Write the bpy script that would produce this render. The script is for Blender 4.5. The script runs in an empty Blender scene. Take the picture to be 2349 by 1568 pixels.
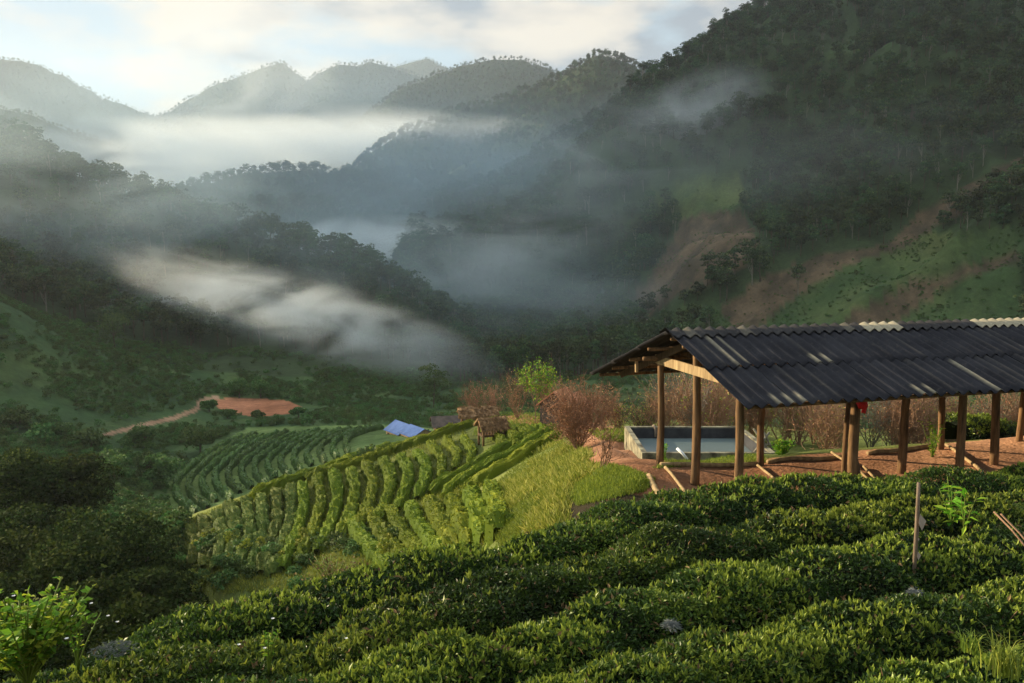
import bpy, math, random
import numpy as np
from mathutils import Vector
S = bpy.context.scene
COL = S.collection
# ------------------------------------------------------------------ camera, sky, sun, exposure
PITCH = 0.11
FP, CX, CY = 1827.0, 1174.5, 784.0            # focal length and centre of a 2349-pixel wide reading of the view
cd = bpy.data.cameras.new('camera'); cam = bpy.data.objects.new('camera', cd); COL.objects.link(cam)
cd.lens = 28; cd.sensor_width = 36; cd.clip_start = 0.1; cd.clip_end = 20000
cam.location = (0, 0, 0); cam.rotation_euler = (math.pi/2 - PITCH, 0, 0)
S.camera = cam
SUN_AZ = math.radians(67); SUN_EL = math.radians(14.5)     # azimuth to the left of the view direction (+Y)
SD = Vector((-math.sin(SUN_AZ)*math.cos(SUN_EL), math.cos(SUN_AZ)*math.cos(SUN_EL), math.sin(SUN_EL)))
ld = bpy.data.lights.new('sun', 'SUN'); ld.energy = 5.0; ld.angle = math.radians(0.6); ld.color = (1.0, 0.81, 0.53)
sun = bpy.data.objects.new('sun', ld); COL.objects.link(sun)
sun.rotation_euler = SD.to_track_quat('Z', 'Y').to_euler()
S.view_settings.view_transform = 'Standard'; S.view_settings.look = 'None'
S.view_settings.gamma = 1; S.view_settings.exposure = 1.2
S.cycles.volume_bounces = 7; S.cycles.max_bounces = 8; S.cycles.diffuse_bounces = 2; S.cycles.glossy_bounces = 2
S.cycles.transmission_bounces = 3; S.cycles.transparent_max_bounces = 8
S.cycles.volume_step_rate = 1.0; S.cycles.volume_max_steps = 96

def nd(nt, t, **kw):
    n = nt.nodes.new(t)
    for k, v in kw.items():
        if k in n.inputs: n.inputs[k].default_value = v
        else: setattr(n, k, v)
    return n
def lk(nt, a, b): nt.links.new(a, b)
def mth(nt, op, a, b=None, c=None, clamp=False):
    n = nt.nodes.new('ShaderNodeMath'); n.operation = op; n.use_clamp = clamp
    for i, v in enumerate((a, b, c)):
        if v is None: continue
        if hasattr(v, 'is_output') or not isinstance(v, (int, float)): nt.links.new(v, n.inputs[i])
        else: n.inputs[i].default_value = v
    return n.outputs[0]
def ramp(nt, fac, stops):
    n = nt.nodes.new('ShaderNodeValToRGB'); el = n.color_ramp.elements
    while len(el) < len(stops): el.new(0.5)
    for e, (p, c) in zip(el, stops): e.position = p; e.color = (*c, 1) if len(c) == 3 else c
    nt.links.new(fac, n.inputs[0]); return n.outputs[0]
def mixc(nt, f, a, b, mode='MIX'):
    n = nt.nodes.new('ShaderNodeMix'); n.data_type = 'RGBA'; n.blend_type = mode
    for i, v in ((0, f), (6, a), (7, b)):
        if isinstance(v, (int, float)): n.inputs[i].default_value = v
        elif isinstance(v, tuple): n.inputs[i].default_value = (*v, 1)
        else: nt.links.new(v, n.inputs[i])
    return n.outputs[2]

W = bpy.data.worlds.new('World'); S.world = W; W.use_nodes = True
nt = W.node_tree; nt.nodes.clear()
out = nd(nt, 'ShaderNodeOutputWorld'); bg = nd(nt, 'ShaderNodeBackground', Strength=0.076)
sky = nd(nt, 'ShaderNodeTexSky'); sky.sky_type = 'NISHITA'; sky.sun_disc = False
sky.sun_elevation = SUN_EL; sky.sun_rotation = -SUN_AZ; sky.air_density = 1.0; sky.dust_density = 1.5
tc = nd(nt, 'ShaderNodeTexCoord'); sep = nd(nt, 'ShaderNodeSeparateXYZ'); lk(nt, tc.outputs['Generated'], sep.inputs[0])
den = mth(nt, 'MAXIMUM', mth(nt, 'ADD', sep.outputs[2], 0.16), 0.03)
cmb = nd(nt, 'ShaderNodeCombineXYZ')
lk(nt, mth(nt, 'DIVIDE', sep.outputs[0], den), cmb.inputs[0]); lk(nt, mth(nt, 'DIVIDE', sep.outputs[1], den), cmb.inputs[1])
n1 = nd(nt, 'ShaderNodeTexNoise', Scale=2.0, Detail=8.0, Roughness=0.55, Distortion=0.25)
mp = nd(nt, 'ShaderNodeMapping'); mp.inputs['Location'].default_value = (3.3, 1.7, 0.4)
lk(nt, cmb.outputs[0], mp.inputs[0]); lk(nt, mp.outputs[0], n1.inputs['Vector'])
n2 = nd(nt, 'ShaderNodeTexNoise', Scale=1.9, Detail=7.0, Roughness=0.5)
mp2 = nd(nt, 'ShaderNodeMapping'); mp2.inputs['Location'].default_value = (-2.2, 5.1, 2.0)
lk(nt, cmb.outputs[0], mp2.inputs[0]); lk(nt, mp2.outputs[0], n2.inputs['Vector'])
# blue gap towards the left, cloud deck towards the right
azim = mth(nt, 'ADD', mth(nt, 'MULTIPLY', sep.outputs[0], 0.9), 0.52)
cov = mth(nt, 'ADD', n1.outputs[0], mth(nt, 'MULTIPLY', azim, 0.32))
covr = ramp(nt, cov, [(0.50, (0, 0, 0)), (0.66, (1, 1, 1))])
shade = mth(nt, 'ADD', n2.outputs[0], mth(nt, 'MULTIPLY', sep.outputs[0], 0.35))
cloudc = ramp(nt, shade, [(0.43, (5.3, 4.9, 4.2)), (0.50, (4.2, 4.05, 3.75)), (0.57, (2.0, 2.4, 2.85))])
blue = mixc(nt, 0.85, sky.outputs[0], (3.1, 4.15, 4.8))
skyc0 = mixc(nt, covr, blue, cloudc)
lift = nd(nt, 'ShaderNodeMapRange'); lift.inputs['From Min'].default_value = .42; lift.inputs['To Min'].default_value = 1.0; lift.inputs['To Max'].default_value = 2.2; lk(nt, sep.outputs[2], lift.inputs[0])
vs_ = nd(nt, 'ShaderNodeVectorMath'); vs_.operation = 'SCALE'; lk(nt, skyc0, vs_.inputs[0]); lk(nt, lift.outputs[0], vs_.inputs['Scale']); skyc = vs_.outputs[0]
lk(nt, skyc, bg.inputs[0]); lk(nt, bg.outputs[0], out.inputs[0])

# ------------------------------------------------------------------ helpers
def tag(o, label=None, cat=None, group=None, kind=None):
    if label: o['label'] = label
    if cat: o['category'] = cat
    if group: o['group'] = group
    if kind: o['kind'] = kind
    return o
def link(o, parent=None):
    COL.objects.link(o)
    if parent is not None: o.parent = parent
    return o
def empty(name, loc, rz=0):
    o = bpy.data.objects.new(name, None); o.empty_display_size = 0.3
    o.location = loc; o.rotation_euler = (0, 0, rz); return link(o)
def npmesh(name, V, faces, mats, fmat=None, attrs=None, smooth=False):
    """faces: (n,k) array or list of such arrays; fmat: material index per face; attrs: {name: per vertex floats}"""
    me = bpy.data.meshes.new(name)
    V = np.asarray(V, dtype=np.float32)
    fl = [np.asarray(f, dtype=np.int32) for f in (faces if isinstance(faces, list) else [faces])]
    fl = [f for f in fl if len(f)]
    loops = np.concatenate([f.ravel() for f in fl]); cnt = np.concatenate([np.full(len(f), f.shape[1], np.int32) for f in fl])
    me.vertices.add(len(V)); me.vertices.foreach_set('co', V.ravel())
    me.loops.add(len(loops)); me.loops.foreach_set('vertex_index', loops)
    me.polygons.add(len(cnt)); me.polygons.foreach_set('loop_start', np.concatenate([[0], np.cumsum(cnt)[:-1]]).astype(np.int32))
    me.polygons.foreach_set('loop_total', cnt)
    if fmat is not None: me.polygons.foreach_set('material_index', np.asarray(fmat, dtype=np.int32))
    me.polygons.foreach_set('use_smooth', np.full(len(cnt), bool(smooth)))
    for k, a in (attrs or {}).items():
        a = np.asarray(a, dtype=np.float32)
        if a.ndim == 1:
            at = me.attributes.new(k, 'FLOAT', 'POINT'); at.data.foreach_set('value', a)
        else:
            at = me.attributes.new(k, 'FLOAT_COLOR', 'POINT'); at.data.foreach_set('color', a.ravel())
    for m in (mats if isinstance(mats, (list, tuple)) else [mats]): me.materials.append(m)
    me.update(calc_edges=True); me.validate()
    return me
def obj(name, me, parent=None): return link(bpy.data.objects.new(name, me), parent)

def hash2(ix, iy, seed):
    h = (ix.astype(np.int64)*374761393 + iy.astype(np.int64)*668265263 + seed*1442695041) & 0xffffffff
    h = ((h ^ (h >> 13))*1274126177) & 0xffffffff
    return ((h ^ (h >> 16)) & 0xffffff)/float(0xffffff)
def vnoise(x, y, seed=0):
    ix = np.floor(x); iy = np.floor(y); fx = x-ix; fy = y-iy
    fx = fx*fx*fx*(fx*(fx*6-15)+10); fy = fy*fy*fy*(fy*(fy*6-15)+10)
    a = hash2(ix, iy, seed); b = hash2(ix+1, iy, seed); c = hash2(ix, iy+1, seed); d = hash2(ix+1, iy+1, seed)
    return (a*(1-fx)+b*fx)*(1-fy)+(c*(1-fx)+d*fx)*fy*1.0
def fbm(x, y, scale, oct=4, seed=0):
    s = 0; a = 1; t = 0; x = x/scale; y = y/scale
    for i in range(oct):
        s = s+a*(vnoise(x, y, seed+i*17)*2-1); t += a; a *= 0.5; x = x*2.03+7.1; y = y*2.03+3.7
    return s/t
def ridged(x, y, scale, oct=4, seed=0):
    s = 0; a = 1; t = 0; x = x/scale; y = y/scale
    for i in range(oct):
        s = s+a*(1-np.abs(vnoise(x, y, seed+i*17)*2-1)); t += a; a *= 0.5; x = x*2.03+7.1; y = y*2.03+3.7
    return s/t
def sstep(a, b, x):
    t = np.clip((x-a)/(b-a), 0, 1); return t*t*(3-2*t)

sp, cp = math.sin(PITCH), math.cos(PITCH)
def raydir(x, y):
    rx = (np.asarray(x, float)-CX)/FP; ru = (CY-np.asarray(y, float))/FP
    return rx, cp+sp*ru, -sp+cp*ru
def P(x, y, d):
    a, b, c = raydir(x, y); k = d/b
    return (float(a*k), float(d), float(c*k))
def project(X, Y, Z):
    d = np.maximum(Y*cp-Z*sp, 1e-3); u = Y*sp+Z*cp
    return CX+FP*X/d, CY-FP*u/d

# ------------------------------------------------------------------ terrain heights
ctrl = []
def cpx(x, y, d, dz=0): p = P(x, y, d); ctrl.append((p[0], p[1], p[2]+dz))
def cw(x, y, z): ctrl.append((x, y, z))
def yedge(X): return np.interp(X, [-12, -9, -5.1, .15, 3, 5, 10.3, 15, 20], [2.8, 5.0, 8.0, 11.0, 12.5, 13.1, 14.7, 16.0, 17.4])
# tea slope the camera looks over (ground lies 0.95 m below the hedge tops)
for x, y, d in [(0, 1550, 8), (440, 1390, 9.5), (1200, 1225, 11), (1174, 1568, 7), (2349, 1568, 6.9), (1500, 1118, 12.6), (1700, 1088, 13.2), (2349, 1058, 14.7), (2349, 1300, 9.6), (700, 1500, 8), (1800, 1250, 10.3), (1500, 1330, 9)]:
    cpx(x, y, d, -0.95)
SIL = [(-120, 1600), (0, 1550), (200, 1470), (440, 1390), (700, 1325), (1000, 1258), (1200, 1222), (1350, 1165), (1500, 1105), (1700, 1083), (2000, 1068), (2349, 1056), (2500, 1050)]
for x in np.arange(-120, 2520, 110):
    y = np.interp(x, [p[0] for p in SIL], [p[1] for p in SIL]); a_, b_, c_ = raydir(x, y); q = 11.0
    for _ in range(40): q = .5*q+.5*float(yedge(a_/b_*q)-.5)
    t_ = P(x, y, q); cw(t_[0], t_[1], t_[2]-1.14); cw(t_[0]+.3, t_[1]+.8, t_[2]-1.3)
    if x < 1400: cw(t_[0]-1.0, t_[1]+2.6, t_[2]-2.6)
cw(0, 2, -4.5); cw(6, 2, -4.3); cw(-6, 2, -4.9); cw(14, 4, -4.2); cw(0, -6, -3.5); cw(-12, -3, -7); cw(14, -6, -3)
# pavilion floor and its surroundings
for a in (-1.2, 1, 3.5, 6, 8.5, 11):
    for g in (-1.9, 0, 1.7): cw(3.695+.9585*a+.285*g, 15.669+.285*a-.9585*g, -4.75-.006*a)
cw(17, 20, -5.2); cw(22, 24, -5.6); cw(18, 12, -4.6); cw(26, 16, -5); cw(32, 26, -7)
for x, y, d in [(1430, 1066, 17.3), (1400, 1032, 22), (1325, 1040, 27), (1250, 1100, 24), (1150, 1180, 23), (1200, 1200, 18), (1060, 1190, 27),
                (1420, 1000, 27.5), (1470, 1005, 28.5), (1350, 985, 38), (1440, 1030, 25.5), (1600, 1066, 22.5), (1800, 1045, 26), (2100, 1030, 27), (2300, 1020, 27), (1330, 1090, 20), (1470, 1100, 15.5)]:
    cpx(x, y, d)
cpx(1428, 1038, 27); cpx(1490, 1082, 23.0); cw(16, 23, -6.0); cw(19, 24, -6.2)
# the ridge with the sunlit terraces
for x, y, d in [(1150, 955, 58), (1050, 968, 60), (960, 1000, 56), (870, 1046, 52), (780, 1070, 50), (690, 1103, 48), (560, 1148, 46), (430, 1195, 44),
                (450, 1340, 37), (700, 1300, 36), (900, 1240, 34), (1000, 1150, 38), (900, 1100, 44), (1200, 1010, 42), (1270, 975, 46),
                (1100, 1010, 48), (600, 1230, 41), (1050, 1080, 43), (800, 1180, 41), (560, 1340, 35), (1250, 950, 58), (1100, 1110, 36)]:
    cpx(x, y, d)
# gully under the foreground edge
for p in [(-2, 17, -9), (-8, 22, -13), (-13, 28, -17), (-3, 24, -11.5), (-14, 14, -11), (-22, 20, -15), (-16, 36, -20), (-24, 40, -20), (-34, 36, -17)]: cw(*p)
# behind the ridge
for p in [(-26, 54, -19.5), (-16, 62, -19), (-8, 70, -19), (2, 74, -19), (12, 76, -18), (16, 60, -13), (26, 50, -11), (14, 42, -9.5), (22, 38, -9.5), (34, 44, -11), (40, 70, -18), (44, 36, -9), (60, 60, -14), (30, 90, -22)]: cw(*p)
# valley floor with the shaded terraces, red field and hill on the left
for x, y, d in [(400, 1190, 72), (560, 1120, 82), (640, 1050, 95), (640, 990, 112), (870, 988, 107), (940, 985, 104), (850, 1040, 86), (700, 1090, 80), (480, 1050, 92),
                (590, 920, 142), (590, 950, 132), (450, 925, 138), (350, 965, 120), (250, 990, 105), (100, 1050, 85), (0, 1100, 70), (200, 1120, 66), (700, 950, 130),
                (0, 700, 130), (130, 795, 131), (250, 852, 134), (420, 905, 137), (0, 980, 97), (200, 955, 111), (0, 850, 112), (200, 900, 122), (60, 1200, 52),
                (350, 740, 185), (400, 712, 196), (480, 720, 196), (650, 850, 172), (650, 790, 192), (850, 850, 176), (950, 850, 188), (1000, 910, 160), (830, 930, 135), (500, 820, 180), (1100, 930, 130)]:
    cpx(x, y, d)
for p in [(-100, 165, -12), (-75, 165, -20), (-135, 138, 8), (-175, 160, 25), (-130, 95, -8), (-90, 60, -16), (-60, 30, -16), (-200, 90, 0), (-60, 175, -22), (-250, 0, -20), (-80, -30, -14), (200, 0, -2), (90, 20, -6), (100, 80, -14), (70, 130, -20), (160, 140, -6), (60, 160, -24),
          (0, -60, 0), (80, -80, 6), (-200, -200, -20), (200, -200, 10), (0, 260, -28), (-100, 240, -20), (100, 240, -20), (0, 600, -20), (-300, 500, -20), (300, 600, -10), (-600, 600, -20), (600, 200, 0), (-1500, 0, -20), (1500, 0, 0), (0, 3000, -20), (0, -1500, 0), (-2500, 2500, -20), (2500, 2500, -20)]: cw(*p)
ctrl = np.array(ctrl)
def warp(x, y):
    r = np.sqrt(x*x+y*y+9.0); t = np.arctan2(x, y)
    return 2.6*np.sin(t), np.log(r)*1.3, 0.9*np.cos(t)
cwp = np.stack(warp(ctrl[:, 0], ctrl[:, 1]), -1)
def kern(d2): return np.sqrt(d2+1e-9)             # biharmonic in the 3-D warped space
_D = kern(((cwp[:, None]-cwp[None])**2).sum(-1)) - 0.004*np.eye(len(ctrl))
_Pm = np.concatenate([np.ones((len(ctrl), 1)), cwp], 1)
_A = np.block([[_D, _Pm], [_Pm.T, np.zeros((4, 4))]])
_w = np.linalg.lstsq(_A, np.concatenate([ctrl[:, 2], np.zeros(4)]), rcond=None)[0]
def base_h(x, y):
    q = np.stack(warp(x, y), -1); o = np.empty(len(q))
    for i in range(0, len(q), 40000):
        s = q[i:i+40000]; d2 = (s**2).sum(-1)[:, None]+(cwp**2).sum(-1)[None]-2*s@cwp.T
        o[i:i+40000] = kern(np.maximum(d2, 0))@_w[:-4]+_w[-4]+s@_w[-3:]
    return o
def crest(*pts): return np.array([P(*p) for p in pts])
RIDGES = [  # crest, slope, spur amount, roundness, seed
    (np.concatenate([crest((-900, 560, 300), (-500, 470, 285), (-200, 385, 272), (0, 322, 262), (90, 380, 256), (180, 415, 250), (280, 452, 244), (320, 500, 240), (440, 512, 240), (600, 548, 245), (720, 588, 250), (780, 660, 248), (810, 740, 238))]), .62, .16, 10, 3),
    (crest((3200, -600, 410), (2700, -420, 430), (2349, -260, 465), (2000, -130, 495), (1760, 16, 530), (1700, 64, 545), (1620, 124, 560), (1540, 177, 575), (1470, 227, 590), (1390, 277, 605), (1300, 320, 620), (1200, 387, 640), (1120, 425, 655), (1000, 455, 670), (880, 490, 690), (780, 530, 710)), .70, .22, 14, 11),
    (crest((430, 450, 880), (470, 420, 890), (540, 402, 900), (640, 394, 900), (720, 390, 900), (770, 455, 880)), .6, .2, 20, 21),
    (crest((770, 440, 820), (800, 412, 820), (880, 404, 810), (950, 399, 800), (1040, 425, 790), (1130, 440, 780)), .55, .2, 18, 23),
    (crest((560, 470, 700), (700, 470, 700), (860, 480, 690)), .5, .2, 18, 25),
    (crest((940, 300, 1050), (1000, 282, 1070), (1060, 250, 1080), (1130, 238, 1090), (1200, 214, 1100), (1270, 182, 1100), (1330, 152, 1100), (1375, 128, 1100), (1425, 140, 1110), (1460, 160, 1120), (1515, 178, 1130), (1640, 260, 1150)), .72, .25, 14, 31),
    (crest((960, 190, 1600), (1010, 168, 1620), (1060, 150, 1640), (1130, 137, 1650), (1200, 138, 1650), (1250, 155, 1650), (1280, 178, 1660), (1380, 260, 1680)), .7, .25, 16, 41),
    (crest((640, 260, 2000), (690, 200, 2000), (705, 190, 2000), (740, 165, 2000), (780, 147, 2000), (830, 152, 2010), (848, 142, 2010), (900, 155, 2020), (960, 175, 2030), (1040, 230, 2040)), .75, .3, 14, 51),
    (crest((300, 290, 2050), (352, 268, 2050), (400, 254, 2050), (436, 250, 2050), (447, 222, 2050), (490, 196, 2050), (530, 182, 2050), (575, 166, 2050), (620, 150, 2050), (645, 144, 2050), (668, 160, 2050), (700, 192, 2050), (760, 250, 2040)), .8, .3, 14, 61),
    (crest((870, 170, 2700), (915, 150, 2700), (960, 140, 2700), (982, 135, 2700), (1005, 148, 2700), (1060, 190, 2700)), .8, .3, 16, 71),
    (crest((-700, 120, 2200), (-300, 170, 2200), (-60, 140, 2200), (0, 137, 2200), (50, 140, 2200), (95, 152, 2200), (140, 172, 2200), (200, 204, 2200), (250, 228, 2210), (300, 246, 2220), (345, 264, 2230), (420, 290, 2240)), .75, .3, 16, 81),
    (crest((-400, 330, 1500), (-100, 260, 1500), (0, 250, 1500), (60, 262, 1500), (130, 290, 1500), (260, 330, 1500)), .6, .3, 16, 85),
    # unseen high ridge added at left to shade the valley and right-hand mountain
    (np.array([(-540, 565, 225), (-660, 625, 310), (-850, 770, 445), (-1150, 1010, 610), (-1500, 1250, 630), (-2000, 1540, 560)], float), 1.0, .05, 14, 91),
]
def ridge_h(x, y, R):
    pts, k, sp_, rnd, seed = R
    if len(x) == 0: return x
    best = np.full(len(x), -1e9); dd = np.full(len(x), 1e9)
    # domain warp makes spurs and gullies
    far = pts[:, 1].mean()
    L = far*.16+12
    wx = x; wy = y
    for i in range(len(pts)-1):
        a = pts[i]; b = pts[i+1]; e = b[:2]-a[:2]; l2 = (e**2).sum()
        t = np.clip(((wx-a[0])*e[0]+(wy-a[1])*e[1])/l2, 0, 1)
        d = np.hypot(wx-(a[0]+e[0]*t), wy-(a[1]+e[1]*t))
        z = a[2]+(b[2]-a[2])*t-k*(np.sqrt(d*d+rnd*rnd)-rnd)
        m = z > best; best = np.where(m, z, best); dd = np.where(m, d, dd)
    amp = sp_*np.minimum(dd, L*1.2)
    sel = best > -80
    o = best.copy()
    xs = x[sel]; ys = y[sel]
    o[sel] = best[sel]+amp[sel]*(ridged(xs, ys, L, 4, seed)-.80)*2.2
    return o
def H(x, y):
    x = np.asarray(x, float).ravel(); y = np.asarray(y, float).ravel()
    r = np.hypot(x, y)
    h = base_h(x, y)
    h = h+fbm(x, y, 9, 3, 5)*0.35*sstep(16, 40, r)+fbm(x, y, 40, 4, 6)*2.0*sstep(70, 200, r)+fbm(x, y, 2.2, 3, 8)*0.06+fbm(x, y, 3.6, 3, 12)*0.24*sstep(17, 26, r)*(1-sstep(60, 80, r))
    for R in RIDGES:
        z = ridge_h(x, y, R); k = 6.0
        hh = np.clip(.5+.5*(z-h)/k, 0, 1)
        h = h*(1-hh)+z*hh+k*hh*(1-hh)
    return h
def H1(x, y): return float(H([x], [y])[0])
def hit(px, py, dmin=5.0, dmax=4000.0, n=500):
    """where the lines of sight px, py (arrays) meet the terrain"""
    px = np.atleast_1d(np.asarray(px, float)); py = np.atleast_1d(np.asarray(py, float))
    a, b, c = raydir(px, py); ds = np.geomspace(dmin, dmax, n)
    X = (a/b)[:, None]*ds; Z = (c/b)[:, None]*ds; Y = np.broadcast_to(ds, X.shape)
    hh = H(X.ravel(), Y.ravel()).reshape(X.shape); under = Z < hh
    i = np.argmax(under, 1); i = np.where(under.any(1), np.maximum(i, 1), n-1)
    j = np.arange(len(px)); f0 = Z[j, i-1]-hh[j, i-1]; f1 = Z[j, i]-hh[j, i]
    t = np.clip(f0/np.where(np.abs(f0-f1) < 1e-9, 1, f0-f1), 0, 1)
    d = ds[i-1]+(ds[i]-ds[i-1])*t
    return np.stack([a/b*d, d, c/b*d], -1)
def poly_in(u, v, poly):
    inside = np.zeros(u.shape, bool); n = len(poly)
    for i in range(n):
        x1, y1 = poly[i]; x2, y2 = poly[(i+1) % n]
        c = ((y1 > v) != (y2 > v)) & (u < (x2-x1)*(v-y1)/((y2-y1) if y2 != y1 else 1e-9)+x1)
        inside ^= c
    return inside
def seg_dist(u, v, pts):
    d = np.full(u.shape, 1e9)
    for (x1, y1), (x2, y2) in zip(pts[:-1], pts[1:]):
        ex, ey = x2-x1, y2-y1; t = np.clip(((u-x1)*ex+(v-y1)*ey)/(ex*ex+ey*ey), 0, 1)
        d = np.minimum(d, np.hypot(u-x1-ex*t, v-y1-ey*t))
    return d
TERR = [(380, 1200), (385, 1110), (480, 1030), (570, 980), (900, 975), (1010, 985), (850, 1060), (640, 1135), (440, 1210)]
# fields and clearings, found on the slopes they lie on
BROWN = [[(1430, 745), (1450, 690), (1520, 600), (1570, 500), (1700, 478), (1745, 560), (1740, 600), (1650, 640), (1570, 670), (1500, 715), (1480, 750)],
         [(1655, 712), (1760, 640), (1900, 585), (2060, 548), (2110, 500), (2150, 470), (2349, 360), (2349, 425), (2210, 490), (2100, 560), (1960, 600), (1850, 660), (1790, 700), (1730, 760), (1690, 760)],
         [(1940, 720), (2080, 650), (2250, 600), (2349, 575), (2349, 600), (2180, 650), (2050, 740), (1930, 770)]]
GREEN = [[(1480, 455), (1580, 405), (1690, 400), (1725, 470), (1700, 490), (1560, 500)], [(1870, 125), (1960, 92), (2070, 70), (2060, 100), (1900, 135)],
         [(1730, 760), (1850, 660), (2000, 560), (2200, 530), (2349, 520), (2349, 760)], [(1490, 760), (1560, 700), (1650, 715), (1700, 765)],
         [(1400, 900), (1700, 760), (2349, 740), (2349, 950), (1400, 950)]]

# ------------------------------------------------------------------ materials
def mat(name, base=None, rough=.8, spec=.3, build=None):
    m = bpy.data.materials.new(name); m.use_nodes = True; t = m.node_tree
    b = t.nodes['Principled BSDF']; b.inputs['Roughness'].default_value = rough
    b.inputs['Specular IOR Level'].default_value = spec
    if base: b.inputs['Base Color'].default_value = (*base, 1)
    if build: build(t, b)
    return m
def attr(t, name): n = t.nodes.new('ShaderNodeAttribute'); n.attribute_name = name; return n
def noise(t, scale, detail=5, rough=.55, coord='Object'):
    c = t.nodes.new('ShaderNodeTexCoord'); n = nd(t, 'ShaderNodeTexNoise', Scale=scale, Detail=float(detail), Roughness=rough)
    lk(t, c.outputs[coord], n.inputs['Vector']); return n.outputs[0]
def bump(t, b, h, s=.4, dist=.05):
    n = nd(t, 'ShaderNodeBump', Strength=s, Distance=dist); lk(t, h, n.inputs['Height']); lk(t, n.outputs[0], b.inputs['Normal'])
def leafmat(name, dark, mid, tip, rough=.45, spec=.4, trans=.3, rnd=.3):
    """leaf colours run with the per-leaf attribute v (old leaf to young tip, on tree crowns also painted lit tops); each plant a little different"""
    def bd(t, b):
        oi = t.nodes.new('ShaderNodeObjectInfo')
        c = ramp(t, attr(t, 'v').outputs['Fac'], [(0.0, dark), (.6, mid), (1.0, tip)])
        h = nd(t, 'ShaderNodeHueSaturation'); lk(t, c, h.inputs['Color'])
        lk(t, mth(t, 'ADD', mth(t, 'MULTIPLY', oi.outputs['Random'], .06*rnd/.3), .5-.03*rnd/.3), h.inputs['Hue'])
        lk(t, mth(t, 'ADD', mth(t, 'MULTIPLY', oi.outputs['Random'], rnd*2), 1-rnd), h.inputs['Value'])
        lk(t, h.outputs[0], b.inputs['Base Color'])
        if trans > 0:
            tr = t.nodes.new('ShaderNodeBsdfTranslucent'); lk(t, h.outputs[0], tr.inputs[0])
            mx = nd(t, 'ShaderNodeMixShader', Fac=trans); lk(t, b.outputs[0], mx.inputs[1]); lk(t, tr.outputs[0], mx.inputs[2])
            lk(t, mx.outputs[0], t.nodes['Material Output'].inputs['Surface'])
    return mat(name, None, rough, spec, bd)
M = {}
M['tea'] = leafmat('tea_leaf', (.024, .048, .012), (.062, .115, .015), (.30, .36, .05), .42, .26, .25, .12)
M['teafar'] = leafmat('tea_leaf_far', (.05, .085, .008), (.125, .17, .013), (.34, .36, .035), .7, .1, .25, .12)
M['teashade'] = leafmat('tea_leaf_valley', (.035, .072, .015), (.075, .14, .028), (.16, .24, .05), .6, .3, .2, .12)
M['teadim'] = leafmat('tea_leaf_dimmed', (.035, .06, .012), (.080, .115, .020), (.24, .25, .06), .7, .1, .2, .15)  # darker tea colours, painting the dimmer light at the ridge's left end
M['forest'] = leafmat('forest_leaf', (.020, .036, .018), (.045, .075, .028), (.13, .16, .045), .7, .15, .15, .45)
M['near'] = leafmat('broad_tree_leaf', (.012, .026, .007), (.032, .054, .013), (.10, .125, .022), .85, .05, .12, .2)  # lighter tip colour paints the lit tops of the crowns
M['bush'] = leafmat('bush_leaf', (.035, .070, .020), (.07, .13, .032), (.15, .21, .055), .7, .2, .2, .35)
M['bright'] = leafmat('bright_leaf', (.06, .20, .012), (.15, .36, .025), (.44, .52, .05), .55, .2, .4, .15)
M['grass'] = leafmat('dry_grass', (.10, .14, .015), (.24, .27, .035), (.50, .46, .12), .7, .2, .3, .1)
M['greengrass'] = leafmat('green_grass', (.07, .12, .015), (.17, .24, .03), (.40, .44, .06), .6, .3, .3, .1)
M['redleaf'] = leafmat('red_twig_leaf', (.22, .10, .05), (.44, .22, .11), (.58, .37, .18), .7, .2, .3, .15)
M['yelleaf'] = leafmat('yellow_green_leaf', (.12, .18, .02), (.26, .32, .04), (.45, .48, .07), .6, .3, .35, .1)
M['redroof'] = None
M['deadleaf'] = leafmat('dead_tea_leaf', (.08, .05, .025), (.17, .11, .05), (.28, .20, .09), .8, .1, .1, .1)
M['petal'] = mat('white_petal', (.75, .74, .68), .6)
def bark(a, b_, s=6):
    def bd(t, b):
        c = t.nodes.new('ShaderNodeTexCoord'); mpn = nd(t, 'ShaderNodeMapping'); mpn.inputs['Scale'].default_value = (s*4, s*4, s*.5)
        lk(t, c.outputs['Object'], mpn.inputs[0]); n = nd(t, 'ShaderNodeTexNoise', Scale=1.0, Detail=6.0, Roughness=.65)
        lk(t, mpn.outputs[0], n.inputs['Vector']); lk(t, ramp(t, n.outputs[0], [(.32, a), (.68, b_)]), b.inputs['Base Color'])
        bump(t, b, n.outputs[0], .5, .02)
    return bd
M['bark'] = mat('bark', None, .9, .2, bark((.045, .035, .025), (.13, .10, .07)))
M['palebark'] = mat('pale_bark', None, .8, .2, bark((.12, .11, .085), (.26, .23, .18)))
M['redbark'] = mat('reddish_bark', None, .8, .2, bark((.15, .085, .05), (.34, .20, .12), 12))
M['log'] = mat('weathered_log', None, .85, .25, bark((.055, .030, .014), (.27, .155, .07), 3))
M['plank'] = mat('sawn_plank', None, .8, .25, bark((.20, .13, .06), (.50, .36, .19), 2))
M['darkwood'] = mat('dark_wood', None, .85, .2, bark((.05, .03, .016), (.14, .085, .045), 3))
def bd_sheet(t, b):
    n = noise(t, 1.3, 6, .6); n2 = noise(t, 14, 5, .6)
    c = ramp(t, n, [(.3, (.012, .012, .016)), (.7, (.030, .030, .036))])
    c = mixc(t, mth(t, 'MULTIPLY', ramp(t, n2, [(.55, (0, 0, 0)), (.8, (1, 1, 1))]), .35), c, (.10, .09, .075))
    p = attr(t, 'v').outputs['Fac']
    c = mixc(t, mth(t, 'MULTIPLY', p, mth(t, 'ADD', mth(t, 'MULTIPLY', n2, .8), .45), clamp=True), c, (.34, .30, .21))
    lk(t, c, b.inputs['Base Color']); bump(t, b, n2, .25, .01)
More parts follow.
